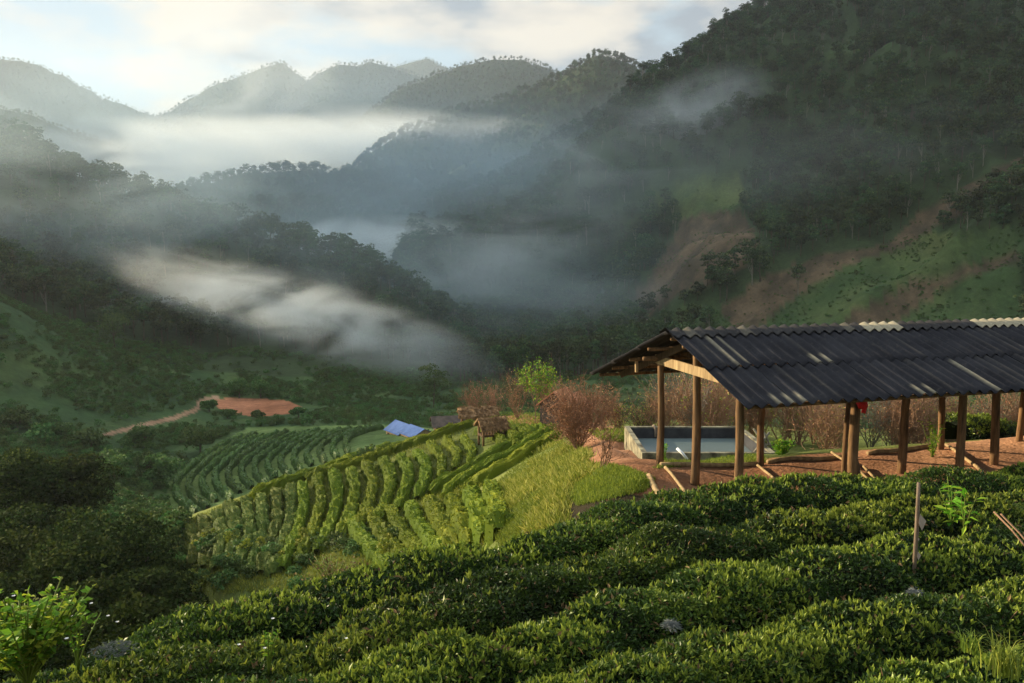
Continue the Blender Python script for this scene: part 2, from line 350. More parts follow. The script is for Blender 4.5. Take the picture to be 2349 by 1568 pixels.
M['sheet'] = mat('weathered_fibre_cement', None, .85, .12, bd_sheet)
def two(a, c_, s, rough=.9, bs=.3, lo=.35, hi=.65):
    def bd(t, b):
        n = noise(t, s, 7, .62); lk(t, ramp(t, n, [(lo, a), (hi, c_)]), b.inputs['Base Color']); bump(t, b, n, bs, .02)
    return bd
M['concrete'] = mat('stained_concrete', None, .9, .2, two((.06, .05, .035), (.36, .33, .22), 2.6))
M['liner'] = mat('black_liner', None, .5, .4, two((.02, .02, .025), (.05, .05, .055), 3))
M['water'] = mat('tank_water', (.13, .17, .17), .25, .4)
M['white'] = mat('white_pipe', (.75, .76, .78), .4)
M['red'] = mat('red_cloth', (.70, .02, .02), .7)
M['blue'] = mat('blue_metal_roof', None, .5, .3, two((.035, .085, .24), (.07, .135, .34), 1.5, bs=.05))
M['thatch'] = mat('straw_thatch', None, .9, .1, two((.12, .07, .035), (.36, .22, .11), 5))
M['redtile'] = mat('red_clay_roof', None, .9, .2, two((.36, .15, .08), (.60, .27, .15), 4))
M['wall'] = mat('plaster_wall', None, .9, .2, two((.22, .20, .18), (.36, .33, .30), 1.5))
M['darkroof'] = mat('dark_rusty_roof', None, .8, .2, two((.05, .04, .035), (.12, .09, .07), 2))
M['mud'] = mat('red_brown_dirt', None, .95, .1, two((.24, .11, .06), (.46, .24, .14), 1.5))
M['web'] = mat('dew_web', (.22, .24, .24), .8)
M['rag'] = mat('pale_rag', (.42, .34, .27), .8)
M['stake'] = mat('grey_stake', None, .85, .2, bark((.10, .07, .045), (.28, .21, .15), 4))
def bd_ground(t, b):
    c = attr(t, 'gcol').outputs['Color']; n = noise(t, .9, 10, .68); n2 = noise(t, 9, 6, .6); n3 = noise(t, .11, 8, .72)
    k = mth(t, 'MULTIPLY', mth(t, 'MULTIPLY', mth(t, 'ADD', .3, mth(t, 'MULTIPLY', n, 1.4)), mth(t, 'ADD', .5, mth(t, 'MULTIPLY', n2, 1.0))), mth(t, 'ADD', .1, mth(t, 'MULTIPLY', n3, 1.8)))
    v = nd(t, 'ShaderNodeVectorMath'); v.operation = 'SCALE'; lk(t, c, v.inputs[0]); lk(t, k, v.inputs['Scale'])
    lk(t, v.outputs[0], b.inputs['Base Color']); bump(t, b, n2, .6, .15)
M['ground'] = mat('ground', None, .95, .1, bd_ground)

# ------------------------------------------------------------------ ground: one sheet to the horizon
az = np.radians(np.concatenate([np.arange(-180, -48, 3.0), np.arange(-48, -37, .5), np.arange(-37, 37, .16), np.arange(37, 48, .5), np.arange(48, 180, 3.0)]))
rr = np.concatenate([np.arange(.6, 6, .3), np.geomspace(6, 800, 620), np.geomspace(806, 7000, 300)])
A, R_ = np.meshgrid(az, rr); GX = (np.sin(A)*R_).ravel(); GY = (np.cos(A)*R_).ravel(); GZ = H(GX, GY)
nr, na = A.shape
i0 = (np.arange(nr-1)[:, None]*na+np.arange(na)[None]); i1 = np.roll(i0, -1, 1)
quads = np.stack([i0, i1, i1+na, i0+na], -1).reshape(-1, 4)[:, ::-1]
U, V_ = project(GX, GY, GZ); infront = GY > 3
rad = np.hypot(GX, GY)
def masks(X, Y, Z):
    U, V_ = project(X, Y, Z); fr = (Y > 3); r = np.hypot(X, Y)
    jx = fbm(X, Y, r.mean()*.02+2, 3, 77)*0; wob = 12*fbm(X, Y, 14, 3, 71)
    g_far = fr & (Y > 100) & (X > 15)
    brown = np.zeros(len(X), bool); green = np.zeros(len(X), bool)
    for p in BROWN: brown |= poly_in(U+wob, V_+wob*.6, p) & g_far
    for p in GREEN: green |= poly_in(U+wob, V_+wob*.6, p) & g_far
    redf = poly_in(U+wob*.4, V_, [(488, 918), (520, 914), (600, 915), (660, 920), (693, 936), (670, 948), (590, 958), (540, 950), (500, 938)]) & (Y > 110) & (Y < 165)
    path1 = (seg_dist(U, V_, [(240, 998), (330, 975), (400, 960), (450, 940), (460, 920), (500, 912)]) < 4.5) & (Y > 95) & (Y < 160)
    path2 = (seg_dist(X+.35*fbm(X, Y, 1.5, 2, 4), Y, PATH2) < 1.15+.45*fbm(X, Y, 4, 2, 9)) & (Y < 70)
    a = (X-3.695)*.9585+(Y-15.669)*.285; g = (X-3.695)*.285-(Y-15.669)*.9585
    floor_ = (a > -.9) & (a < 13.5) & (g > -2.6+.3*fbm(X, Y, 2, 2, 3)) & (g < 2.2)
    return brown, green, redf, path1, path2 | floor_
PATH2 = [tuple(p[:2]) for p in hit([1500, 1450, 1410, 1395, 1400], [1082, 1062, 1045, 1015, 1000], 10, 60)]+[tuple(p[:2]) for p in hit([1320, 1270, 1215, 1180, 1120, 1060], [975, 968, 962, 955, 950, 952], 30, 75)]
brown, green, redf, path1, path2 = masks(GX, GY, GZ)
nz = fbm(GX, GY, 6, 4, 31); nz2 = fbm(GX, GY, 60, 4, 33)
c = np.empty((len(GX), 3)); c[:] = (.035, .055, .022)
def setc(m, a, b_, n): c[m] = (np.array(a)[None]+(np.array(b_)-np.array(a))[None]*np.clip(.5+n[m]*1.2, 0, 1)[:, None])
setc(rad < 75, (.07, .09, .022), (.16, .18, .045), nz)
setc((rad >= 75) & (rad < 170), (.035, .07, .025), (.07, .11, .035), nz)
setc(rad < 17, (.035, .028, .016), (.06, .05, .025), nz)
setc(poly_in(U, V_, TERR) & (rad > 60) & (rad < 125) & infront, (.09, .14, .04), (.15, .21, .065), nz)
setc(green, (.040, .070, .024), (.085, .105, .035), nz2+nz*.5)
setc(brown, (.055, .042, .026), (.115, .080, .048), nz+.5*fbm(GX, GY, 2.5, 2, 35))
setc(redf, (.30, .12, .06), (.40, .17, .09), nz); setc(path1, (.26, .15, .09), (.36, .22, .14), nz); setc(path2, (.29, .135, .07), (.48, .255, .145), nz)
gcol = np.concatenate([c, np.ones((len(c), 1))], 1)
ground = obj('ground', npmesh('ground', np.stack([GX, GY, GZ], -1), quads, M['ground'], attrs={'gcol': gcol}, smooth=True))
tag(ground, kind='structure')

# ------------------------------------------------------------------ mesh builders
def unit(v): return v/np.maximum(np.linalg.norm(v, axis=-1, keepdims=True), 1e-9)
class MB:
    def __init__(s): s.V = []; s.F = []; s.fm = []; s.v = []; s.n = 0
    def add(s, V, faces, m=0, v=None):
        V = np.asarray(V, float); s.V.append(V)
        s.v.append(np.full(len(V), .5) if v is None else (np.full(len(V), float(v)) if np.ndim(v) == 0 else np.asarray(v)))
        for f in (faces if isinstance(faces, list) else [faces]):
            f = np.atleast_2d(np.asarray(f)); s.F.append(f+s.n); s.fm.append(np.full(len(f), m))
        s.n += len(V); return s
    def leaves(s, C, D, N, size, w=.45, v=None, m=0, fold=.12):
        """folded diamond leaves: base C, direction D, face normal N"""
        D = unit(D); T = unit(np.cross(D, N)); Nn = np.cross(T, D); sz = np.broadcast_to(size, (len(C),))[:, None]
        n = len(C); mid = C+D*sz*.45+Nn*sz*fold
        V = np.stack([C, mid+T*sz*w*.5, C+D*sz, mid-T*sz*w*.5], 1).reshape(-1, 3)
        b = np.arange(n)[:, None]*4
        F = np.concatenate([b+[[0, 1, 2]], b+[[0, 2, 3]]], 0)
        return s.add(V, F, m, None if v is None else np.repeat(v, 4))
    def cards(s, C, rng, size, v=None, m=0, flat=.0):
        n = len(C); N = unit(rng.normal(size=(n, 3))+np.array([0, 0, flat])); D = unit(np.cross(N, rng.normal(size=(n, 3)))); T = np.cross(N, D)
        sz = (np.broadcast_to(size, (n,))*rng.uniform(.6, 1.3, n))[:, None]
        V = np.stack([C-D*sz*.5, C+T*sz*.36, C+D*sz*.5, C-T*sz*.36], 1).reshape(-1, 3)
        return s.add(V, np.arange(n)[:, None]*4+[[0, 1, 2, 3]], m, None if v is None else np.repeat(v, 4))
    def segs(s, P0, P1, r0, r1, k=4, m=0, v=.5):
        P0 = np.asarray(P0, float); P1 = np.asarray(P1, float); n = len(P0)
        D = unit(P1-P0); A_ = np.where(np.abs(D[:, 2:]) > .9, [[1., 0, 0]], [[0., 0, 1]]); X = unit(np.cross(D, A_)); Y = np.cross(D, X)
        a = np.arange(k)*2*np.pi/k; ca = np.cos(a)[None, :, None]; sa = np.sin(a)[None, :, None]
        ring = X[:, None]*ca+Y[:, None]*sa
        V = np.concatenate([P0[:, None]+ring*np.asarray(r0).reshape(-1, 1, 1), P1[:, None]+ring*np.asarray(r1).reshape(-1, 1, 1)], 1).reshape(-1, 3)
        b = np.arange(n)[:, None, None]*2*k; j = np.arange(k)[None, :, None]; j2 = (j+1) % k
        F = np.concatenate([b+j, b+j2, b+k+j2, b+k+j], -1).reshape(-1, 4)
        s.add(V, F, m, v); return s
    def tube(s, pts, rad, k=8, m=0, v=.5, rough=0, rng=None):
        pts = np.asarray(pts, float); n = len(pts); rad = np.broadcast_to(rad, (n,)).astype(float)
        T = np.gradient(pts, axis=0); T = unit(T); ref = np.array([0, 0, 1.]) if abs(T[0, 2]) < .9 else np.array([1., 0, 0])
        V = []
        for i in range(n):
            X = unit(np.cross(T[i], ref)); Y = np.cross(T[i], X); a = np.arange(k)*2*np.pi/k
            q = rad[i]*(1+(rng.uniform(-rough, rough, k) if rng is not None else 0))
            V.append(pts[i]+np.outer(np.cos(a)*q, X)+np.outer(np.sin(a)*q, Y))
        V = np.concatenate(V); j = np.arange(k); j2 = (j+1) % k
        F = np.concatenate([np.stack([i*k+j, i*k+j2, (i+1)*k+j2, (i+1)*k+j], -1) for i in range(n-1)])
        caps = [np.arange(k)[::-1][None], (np.arange(k)+(n-1)*k)[None]]
        s.add(V, [F]+caps, m, v); return s
    def box(s, c, size, ax=(1, 0, 0), up=(0, 0, 1), m=0, v=.5):
        ax = unit(np.array(ax, float)); up = np.array(up, float); y = unit(np.cross(up, ax)); z = np.cross(ax, y)
        h = np.array(size)/2; V = [np.array(c)+ax*h[0]*i+y*h[1]*j+z*h[2]*k for i in (-1, 1) for j in (-1, 1) for k in (-1, 1)]
        F = [[0, 1, 3, 2], [4, 6, 7, 5], [0, 4, 5, 1], [2, 3, 7, 6], [0, 2, 6, 4], [1, 5, 7, 3]]
        return s.add(V, F, m, v)
    def mesh(s, name, mats, smooth=False):
        groups = {}
        for f, m in zip(s.F, s.fm): groups.setdefault(f.shape[1], []).append((f, m))
        fl = [np.concatenate([a for a, _ in g]) for g in groups.values()]; fm = np.concatenate([np.concatenate([b for _, b in g]) for g in groups.values()])
        return npmesh(name, np.concatenate(s.V), fl, mats, fm, {'v': np.concatenate(s.v)}, smooth)
    def build(s, name, mats, parent=None, smooth=False): return obj(name, s.mesh(name, mats, smooth), parent)

def crown_mesh(seed, h, r, base, nl, nleaf, size, mat_, flat=.35, name='crown'):
    """leaf cards on the outside of many small lobes spread over an uneven dome, gaps between them"""
    rng = np.random.default_rng(seed); mb = MB()
    cz = base+(h-base)*.5; C = []
    while len(C) < nl:
        p = rng.uniform(-1, 1, 3)
        q = np.linalg.norm(p)
        if .35 < q < 1: C.append(p*(.55+.45*q)/1)
    C = np.array(C); lr = rng.uniform(.24, .42, nl)
    ctr = C*np.array([r, r, (h-base)*.5])*.78+[0, 0, cz]
    ctr[:, :2] += rng.normal(size=(nl, 2))*r*.08
    idx = rng.integers(0, nl, nleaf); d = unit(rng.normal(size=(nleaf, 3))); d[:, 2] = np.abs(d[:, 2])*.9+d[:, 2]*.1
    d = unit(d); rad = lr[idx]*r*rng.uniform(.72, 1.08, nleaf)
    Pp = ctr[idx]+d*rad[:, None]*[1, 1, .8]
    v = np.clip(.30+.35*d[:, 2]+rng.uniform(-.25, .3, nleaf)+(lr[idx]-.33)*1.2, 0, 1)  # upward leaves coloured lighter: light painted on the crown tops
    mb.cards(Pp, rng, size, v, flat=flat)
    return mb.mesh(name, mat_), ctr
def trunk_mesh(seed, h, r, ctr, mat_, name='trunk', limbs=7):
    rng = np.random.default_rng(seed+500); mb = MB()
    top = np.array([rng.normal()*.2, rng.normal()*.2, h*.72]); n = 7
    t = np.linspace(0, 1, n)[:, None]; pts = top*t+np.c_[np.sin(t*4+seed)*.12*h*.1, np.cos(t*3+seed)*.1*h*.1, t*0]; pts[0] = (0, 0, -.5)
    mb.tube(pts, np.linspace(r, r*.35, n), 7, rough=.12, rng=rng)
    for c in ctr[rng.permutation(len(ctr))[:limbs]]:
        b = pts[rng.integers(2, n-1)]; m_ = (b+c)/2+[0, 0, -.05*h]
        mb.tube([b, m_, c], [r*.4, r*.25, r*.1], 5)
    return mb.mesh(name, mat_, True)

# ------------------------------------------------------------------ tea hedges in front of the camera
ORD = ['first', 'second', 'third', 'fourth', 'fifth', 'sixth', 'seventh', 'eighth', 'ninth', 'tenth', 'eleventh', 'twelfth', 'thirteenth', 'fourteenth', 'fifteenth', 'sixteenth', 'seventeenth', 'eighteenth', 'nineteenth', 'twentieth']
def foreground_row(k, name, label, y_of=None, x0=-9., x1=13., hh=.88):
    rng = np.random.default_rng(100+k)
    xs = np.arange(x0, x1, .12)
    ys = (yedge(xs)-.5-k*1.32 if y_of is None else y_of(xs))+.10*fbm(xs, xs*0+k*3.3, 1.6, 2, 40)
    keep = (ys > 4.3) & (np.abs(xs) < .70*ys+1.6)
    if keep.sum() < 12: return None
    xs, ys = xs[keep], ys[keep]; ctr = np.stack([xs, ys, H(xs, ys)], -1)
    T = unit(np.gradient(ctr, axis=0)*[1, 1, 0]); Nn = np.cross([0, 0, 1.], T)
    s = np.concatenate([[0], np.cumsum(np.linalg.norm(np.diff(ctr[:, :2], axis=0), axis=1))]); L = s[-1]
    hw = .64
    def surf(ss, t, inset=0.):
        c_ = np.stack([np.interp(ss, s, ctr[:, i]) for i in range(3)], -1); n_ = np.stack([np.interp(ss, s, Nn[:, i]) for i in range(3)], -1)
        lump = 1+.34*fbm(c_[:, 0]+t*.6, c_[:, 1], .7, 3, 50)+.12*fbm(c_[:, 0], c_[:, 1], 2.2, 2, 51)
        off = hw*np.sign(t)*np.abs(t)**.8*lump; z = hh*(1-np.abs(t)**3.0)**.7*(.55+.45*lump)+.16*fbm(c_[:, 0]+t*.5, c_[:, 1]+t*.4, .45, 2, 52)*(1-t*t)
        z = z*(1-inset*.12); off = off*(1-inset*.2)
        return c_+n_*off[:, None]+np.array([0, 0, 1.])*z[:, None], n_
    mb = MB()
    # woody dark core
    ns, ntt = max(8, int(L/.25)), 9; SS, TT = np.meshgrid(np.linspace(0, L, ns), np.linspace(-1, 1, ntt), indexing='ij')
    Pc, _ = surf(SS.ravel(), TT.ravel(), 1.6)
    ii = (np.arange(ns-1)[:, None]*ntt+np.arange(ntt-1)[None]).ravel()
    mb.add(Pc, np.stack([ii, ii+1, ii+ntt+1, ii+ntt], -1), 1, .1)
    # leaves: many more where the row is close
    nL = int(L*2.3*2900); ss = rng.uniform(0, L, nL*2)
    yy = np.interp(ss, s, ctr[:, 1]); ss = ss[rng.uniform(size=len(ss)) < np.clip((11/np.maximum(yy, 6.5))**1.6, .3, 1)*.5][:nL]
    n = len(ss); t = rng.uniform(-1, 1, n); t = np.sign(t)*np.abs(t)**.85
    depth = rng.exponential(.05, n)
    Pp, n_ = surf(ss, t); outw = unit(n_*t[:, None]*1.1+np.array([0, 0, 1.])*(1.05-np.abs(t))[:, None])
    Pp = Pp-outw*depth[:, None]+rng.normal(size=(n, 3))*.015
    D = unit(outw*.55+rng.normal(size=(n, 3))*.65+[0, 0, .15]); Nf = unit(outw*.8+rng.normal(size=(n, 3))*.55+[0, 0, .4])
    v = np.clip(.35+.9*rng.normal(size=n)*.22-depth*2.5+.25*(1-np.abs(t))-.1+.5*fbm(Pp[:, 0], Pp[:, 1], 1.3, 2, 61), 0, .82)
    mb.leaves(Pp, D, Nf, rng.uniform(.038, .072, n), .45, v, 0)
    q_ = rng.integers(0, n, int(n*.018)); mb.leaves(Pp[q_]+outw[q_]*.03, unit(rng.normal(size=(len(q_), 3))), Nf[q_], rng.uniform(.05, .10, len(q_)), .4, rng.uniform(0, .8, len(q_)), 2)
    q_ = rng.integers(0, n, int(L*5)); b_ = Pp[q_]-[0, 0, .12]; mb.segs(b_, b_+unit(rng.normal(size=(len(q_), 3))*.4+[0, 0, 1])*rng.uniform(.12, .24, (len(q_), 1)), np.full(len(q_), .005), np.full(len(q_), .003), 3, 3)
    # upright young shoots, yellow-green
    m = int(L*2.3*130); ss = rng.uniform(0, L, m); t = rng.uniform(-.85, .85, m); Pp, n_ = surf(ss, t)
    dn = fbm(Pp[:, 0], Pp[:, 1], 1.5, 2, 66); ok = rng.uniform(size=m) < np.clip(.45+dn*1.5, .06, 1); Pp = Pp[ok]; m = len(Pp)
    for j in range(3):
        D = unit(rng.normal(size=(m, 3))*.45+[0, 0, 1.0]); N2 = unit(rng.normal(size=(m, 3)))
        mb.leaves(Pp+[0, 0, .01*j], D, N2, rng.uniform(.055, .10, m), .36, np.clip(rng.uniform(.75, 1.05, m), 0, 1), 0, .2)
    o = mb.build(name, [M['tea'], M['core'], M['deadleaf'], M['redbark']])
    return tag(o, label, 'tea hedge', 'tea hedges on the slope in front of the pavilion')
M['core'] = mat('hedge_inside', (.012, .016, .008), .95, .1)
for k in range(8):
    foreground_row(k, 'tea_hedge', {0: 'dark leafy tea hedge along the outer edge of the near slope, running to the pavilion'}.get(k, '%s leafy tea hedge inward from the outer edge of the near slope' % ORD[k]))
o = foreground_row(30, 'tea_hedge', 'short tea hedge behind the right end of the open pavilion', lambda x: 22.3+(x-12)*.3, 12.7, 18.5, .7)
tag(o, group='tea hedge behind the pavilion')

# ------------------------------------------------------------------ tea rows on the terraces
def resamp(p, n):
    p = np.asarray(p, float); s = np.concatenate([[0], np.cumsum(np.linalg.norm(np.diff(p, axis=0), axis=1))])
    q = np.linspace(0, s[-1], n); return np.stack([np.interp(q, s, p[:, i]) for i in range(p.shape[1])], -1)
def smoothc(p, n):
    p = resamp(p, 4*n)
    for _ in range(3*n//2): p[1:-1] = (p[:-2]+2*p[1:-1]+p[2:])/4
    return resamp(p, n)
def tea_row(px, width, height, step, mats, name, label, cat, group, leaf=.1, dens=90, seed=0, cut=0.0, dr=(8, 400)):
    rng = np.random.default_rng(seed); g = hit(px[:, 0], px[:, 1], *dr, 360)
    jump = np.linalg.norm(np.diff(g, axis=0), axis=1); 
    if (jump > 9*np.median(jump)).any():
        i = np.argmax(jump > 9*np.median(jump)); g = g[:i+1] if i > len(g)//2 else g[i+1:]
    if len(g) < 3: return None
    s = np.concatenate([[0], np.cumsum(np.linalg.norm(np.diff(g[:, :2], axis=0), axis=1))]); L = s[-1]
    n = max(4, int(L/step)); q = np.linspace(0, L, n); x = np.interp(q, s, g[:, 0]); y = np.interp(q, s, g[:, 1])
    z = H(x, y); c_ = np.stack([x, y, z], -1); T = unit(np.gradient(c_, axis=0)*[1, 1, 0]); N_ = np.cross([0, 0, 1.], T)
    K = 9; th = np.linspace(-1, 1, K)
    lump = 1+.30*fbm(x*1.0, y*1.0, 1.6, 3, 70)+.12*rng.normal(size=n)*.5
    endf = np.clip(np.minimum(q, L-q)/(width*.5)+.35, 0, 1)**.5
    # hedges are cut into bushes: dips every metre or so
    dip = 1-cut*np.exp(-((((q+seed*.37) % 1.5)-.75)/.16)**2)
    Pn = []
    for j, t in enumerate(th):
        off = width*.5*np.sign(t)*abs(t)**.75; zz = height*(1-abs(t)**3)**.6
        w = lump*endf*dip*(1+.10*rng.normal(size=n))
        gx = x+N_[:, 0]*off*w; gy = y+N_[:, 1]*off*w
        base = z if abs(t) < .9 else H(gx, gy)-.15
        Pn.append(np.stack([gx, gy, base+zz*w], -1))
    Pn = np.stack(Pn, 1)                             # n,K,3
    ii = (np.arange(n-1)[:, None]*K+np.arange(K-1)[None]).ravel(); F = np.stack([ii, ii+1, ii+K+1, ii+K], -1)
    mb = MB(); mb.add(Pn.reshape(-1, 3), F, 0, np.clip(np.tile(.25+.3*(1-th**2), n)+rng.normal(size=n*K)*.12+np.repeat(.3*fbm(x, y, 5, 3, 130), K), 0, 1))
    m = int(L*dens*(width+height))
    a = rng.uniform(0, n-1.001, m); b = rng.uniform(0, K-1.001, m); ai = a.astype(int); bi = b.astype(int); fa = (a-ai)[:, None]; fb = (b-bi)[:, None]
    Q = (Pn[ai, bi]*(1-fb)+Pn[ai, bi+1]*fb)*(1-fa)+(Pn[ai+1, bi]*(1-fb)+Pn[ai+1, bi+1]*fb)*fa
    v = np.clip(.40+.3*(1-np.abs(b/(K-1)*2-1))+rng.normal(size=m)*.22+.35*fbm(Q[:, 0], Q[:, 1], 5, 3, 130), 0, 1)
    mb.cards(Q+rng.normal(size=(m, 3))*leaf*.3, rng, leaf, v, flat=.6)
    return tag(mb.build(name, mats), label, cat, group)
def family(Lp, Rp, N, **kw):
    n = 26; a = smoothc(Lp, n); b = smoothc(Rp, n)
    for i in range(N):
        t = i/(N-1) if N > 1 else 0; rng = np.random.default_rng(kw['seed']+i)
        p = a*(1-t)+b*t; e = rng.uniform(0, .06, 2); p = p[int(e[0]*n):n-int(e[1]*n)]
        k2 = dict(kw); k2['seed'] = kw['seed']+i; k2['label'] = kw['label'] % ORD[i]
        tea_row(p, **k2)
com = dict(step=.3, mats=[M['teafar']], name='tea_row', cat='tea hedge', leaf=.075, dens=220, dr=(12, 90))
family([(1068, 963), (990, 985), (891, 1026), (795, 1058), (690, 1096), (560, 1140), (450, 1186)], [(1085, 976), (1010, 1002), (905, 1040), (800, 1075), (700, 1108)], 3, width=.8, height=.55, seed=200, cut=.05,
       label='long tea hedge lining the ridge crest above the sunlit terraces, %s from the top', group='tea hedges along the ridge crest', **com)
family([(690, 1112), (700, 1170), (672, 1260), (640, 1325)], [(950, 1040), (980, 1072), (975, 1112), (955, 1155)], 8, width=.74, height=.55, seed=210, cut=.26,
       label='clipped tea hedge running down the sunlit terrace below the crest, %s from the left', group='tea hedges on the sunlit terrace', **com)
family([(985, 1022), (1015, 1060), (1012, 1100)], [(1062, 1010), (1088, 1040), (1075, 1068)], 3, width=.62, height=.45, seed=230, cut=.26,
       label='short curved tea hedge below the thatched shelter, %s from the left', group='short curved tea hedges below the thatched shelter', **com)
family([(1262, 985), (1180, 1022), (1105, 1063), (1040, 1105), (985, 1140)], [(1290, 1005), (1215, 1045), (1130, 1095), (1070, 1130), (1050, 1150)], 3, width=.60, height=.5, seed=240, cut=0,
       label='smooth tea hedge sweeping diagonally up to the bare bush, %s from the top', group='diagonal tea hedges below the bare bush', **com)
family([(800, 1195), (830, 1245), (880, 1300), (930, 1330)], [(1125, 1130), (1140, 1180), (1145, 1235)], 8, width=.74, height=.55, seed=250, cut=.26,
       label='lower fan of tea hedges beneath the diagonal rows, %s hedge from the left', group='fan of tea hedges on the lower slope', **com)
family([(425, 1203), (455, 1250), (440, 1310)], [(668, 1122), (668, 1200), (625, 1325)], 8, width=.80, height=.5, seed=260, cut=.35,
       label='overgrown tea hedge at the shaded left end of the ridge, %s from the left', group='overgrown tea hedges at the left end of the ridge', **dict(com, mats=[M['teadim']]))
family([(1125, 1000), (1145, 1012), (1160, 1035)], [(1225, 990), (1248, 1000), (1235, 1015)], 4, width=.62, height=.45, seed=270, cut=.1,
       label='short tea hedge beside the stilted shelter, %s from the left', group='short tea hedges beside the stilted shelter', **com)
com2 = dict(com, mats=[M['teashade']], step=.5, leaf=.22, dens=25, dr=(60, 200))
family([(565, 1000), (470, 1050), (400, 1110), (405, 1150), (450, 1180)], [(880, 985), (840, 992), (800, 1008), (790, 1025), (800, 1045)], 14, width=.66, height=.7, seed=300,
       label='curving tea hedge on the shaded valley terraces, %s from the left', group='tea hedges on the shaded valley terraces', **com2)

# ------------------------------------------------------------------ trees: prototypes, then the wooded slopes
def instancer(name, pts, scl, rot, idx, protos, label, cat):
    """one uncountable mass: leafy clumps set on points"""
    me = bpy.data.meshes.new(name); me.vertices.add(len(pts)); me.vertices.foreach_set('co', np.asarray(pts, np.float32).ravel())
    for k, a in (('scl', scl), ('rot', rot)):
        at = me.attributes.new(k, 'FLOAT', 'POINT'); at.data.foreach_set('value', np.asarray(a, np.float32))
    at = me.attributes.new('idx', 'INT', 'POINT'); at.data.foreach_set('value', np.asarray(idx, np.int32))
    o = obj(name, me); g = bpy.data.node_groups.new(name, 'GeometryNodeTree')
    g.interface.new_socket('Geometry', in_out='INPUT', socket_type='NodeSocketGeometry'); g.interface.new_socket('Geometry', in_out='OUTPUT', socket_type='NodeSocketGeometry')
    gi = g.nodes.new('NodeGroupInput'); go = g.nodes.new('NodeGroupOutput'); j = g.nodes.new('GeometryNodeJoinGeometry')
    def na_(nm, ty):
        n = g.nodes.new('GeometryNodeInputNamedAttribute'); n.data_type = ty; n.inputs[0].default_value = nm; return n.outputs[0]
    for i, pm in enumerate(protos):
        po = bpy.data.objects.new(name+'_clump', pm)
        oi = g.nodes.new('GeometryNodeObjectInfo'); oi.inputs[0].default_value = po; oi.inputs[1].default_value = True
        ip = g.nodes.new('GeometryNodeInstanceOnPoints'); cmp_ = g.nodes.new('FunctionNodeCompare'); cmp_.data_type = 'INT'; cmp_.operation = 'EQUAL'
        g.links.new(na_('idx', 'INT'), cmp_.inputs[2]); cmp_.inputs[3].default_value = i
        cx = g.nodes.new('ShaderNodeCombineXYZ'); g.links.new(na_('rot', 'FLOAT'), cx.inputs[2])
        g.links.new(gi.outputs[0], ip.inputs['Points']); g.links.new(cmp_.outputs[0], ip.inputs['Selection']); g.links.new(oi.outputs['Geometry'], ip.inputs['Instance'])
        g.links.new(cx.outputs[0], ip.inputs['Rotation']); g.links.new(na_('scl', 'FLOAT'), ip.inputs['Scale']); g.links.new(ip.outputs[0], j.inputs[0])
    g.links.new(j.outputs[0], go.inputs[0])
    md = o.modifiers.new('spread', 'NODES'); md.node_group = g
    return tag(o, label, cat, kind='stuff')

RND = np.random.default_rng(7)
protos = []                                            # (crown mesh, trunk mesh), height about 10 m
for i, (h, r, b, nl, nf, sz, bk) in enumerate([(10, 3.4, 3.0, 26, 900, .55, 'bark'), (11, 2.8, 3.5, 22, 800, .5, 'bark'), (9, 3.8, 3.2, 24, 850, .55, 'bark'), (12, 2.6, 4.0, 20, 750, .5, 'bark'), (8.5, 3.0, 1.5, 24, 800, .5, 'bark'), (10.5, 3.2, 4.6, 18, 650, .5, 'palebark')]):
    cm, ctr = crown_mesh(20+i, h, r, b, nl, nf, sz, M['forest']); tm = trunk_mesh(20+i, h, .17, ctr, M[bk], limbs=8)
    protos.append((cm, tm, h))
def merged(cm, tm, name):
    import bmesh
    bm = bmesh.new(); bm.from_mesh(cm); n0 = len(bm.faces); bm.from_mesh(tm); bm.faces.ensure_lookup_table()
    for f in bm.faces[n0:]: f.material_index = 1
    me = bpy.data.meshes.new(name); bm.to_mesh(me); bm.free(); me.materials.append(cm.materials[0]); me.materials.append(tm.materials[0]); return me
stuffprotos = [merged(c_, t_, 'forest_clump') for c_, t_, h in protos]
bushprotos = []
for i in range(3):
    cm, ctr = crown_mesh(60+i, 2.0, 1.3, 0.0, 14, 260, .28, M['bush'], name='bush_clump'); bushprotos.append(cm)

# candidates over the slopes, spaced more widely the farther they are
cand = []
r = 62.0
while r < 3000:
    s = np.interp(r, [62, 180, 300, 600, 1200, 2600], [3.0, 3.8, 4.2, 5.4, 7.2, 10])
    n = int(math.radians(78)/(s/r)); a = np.linspace(-math.radians(39), math.radians(39), n)+RND.uniform(-.5, .5, n)*s/r
    q = r+RND.uniform(-.5, .5, n)*s
    cand.append(np.stack([np.sin(a)*q, np.cos(a)*q, np.full(n, s)], -1)); r += s
cand = np.concatenate(cand); cx_, cy_ = cand[:, 0], cand[:, 1]; cz_ = H(cx_, cy_)
cb, cg, cr_, cp1, cp2 = masks(cx_, cy_, cz_); cu, cv = project(cx_, cy_, cz_); cr = np.hypot(cx_, cy_)
TERR = [(380, 1200), (385, 1110), (480, 1030), (570, 980), (900, 975), (1010, 985), (850, 1060), (640, 1135), (440, 1210)]
opn = cb | cg | cr_ | cp1 | cp2 | (poly_in(cu, cv, TERR) & (cr < 125)) | ((seg_dist(cu, cv, [(370, 712), (440, 712)]) < 22) & (cr < 230))
farf = np.interp(cr, [500, 1500, 2200], [1, .55, .42])
wood = fbm(cx_, cy_, 45, 3, 90)
left_slope = (cr < 186) & (cx_ < -20)
nearpath = (seg_dist(cu, cv, [(240, 998), (330, 975), (400, 960), (450, 940), (500, 925), (590, 945), (690, 950)]) < 26) & (cr < 165)
opn = opn | nearpath
is_tree = ~opn & ((cr > 190) | ((cr > 172) & (wood > .10)))
is_bush = ~opn & ~is_tree & (cr > 78)
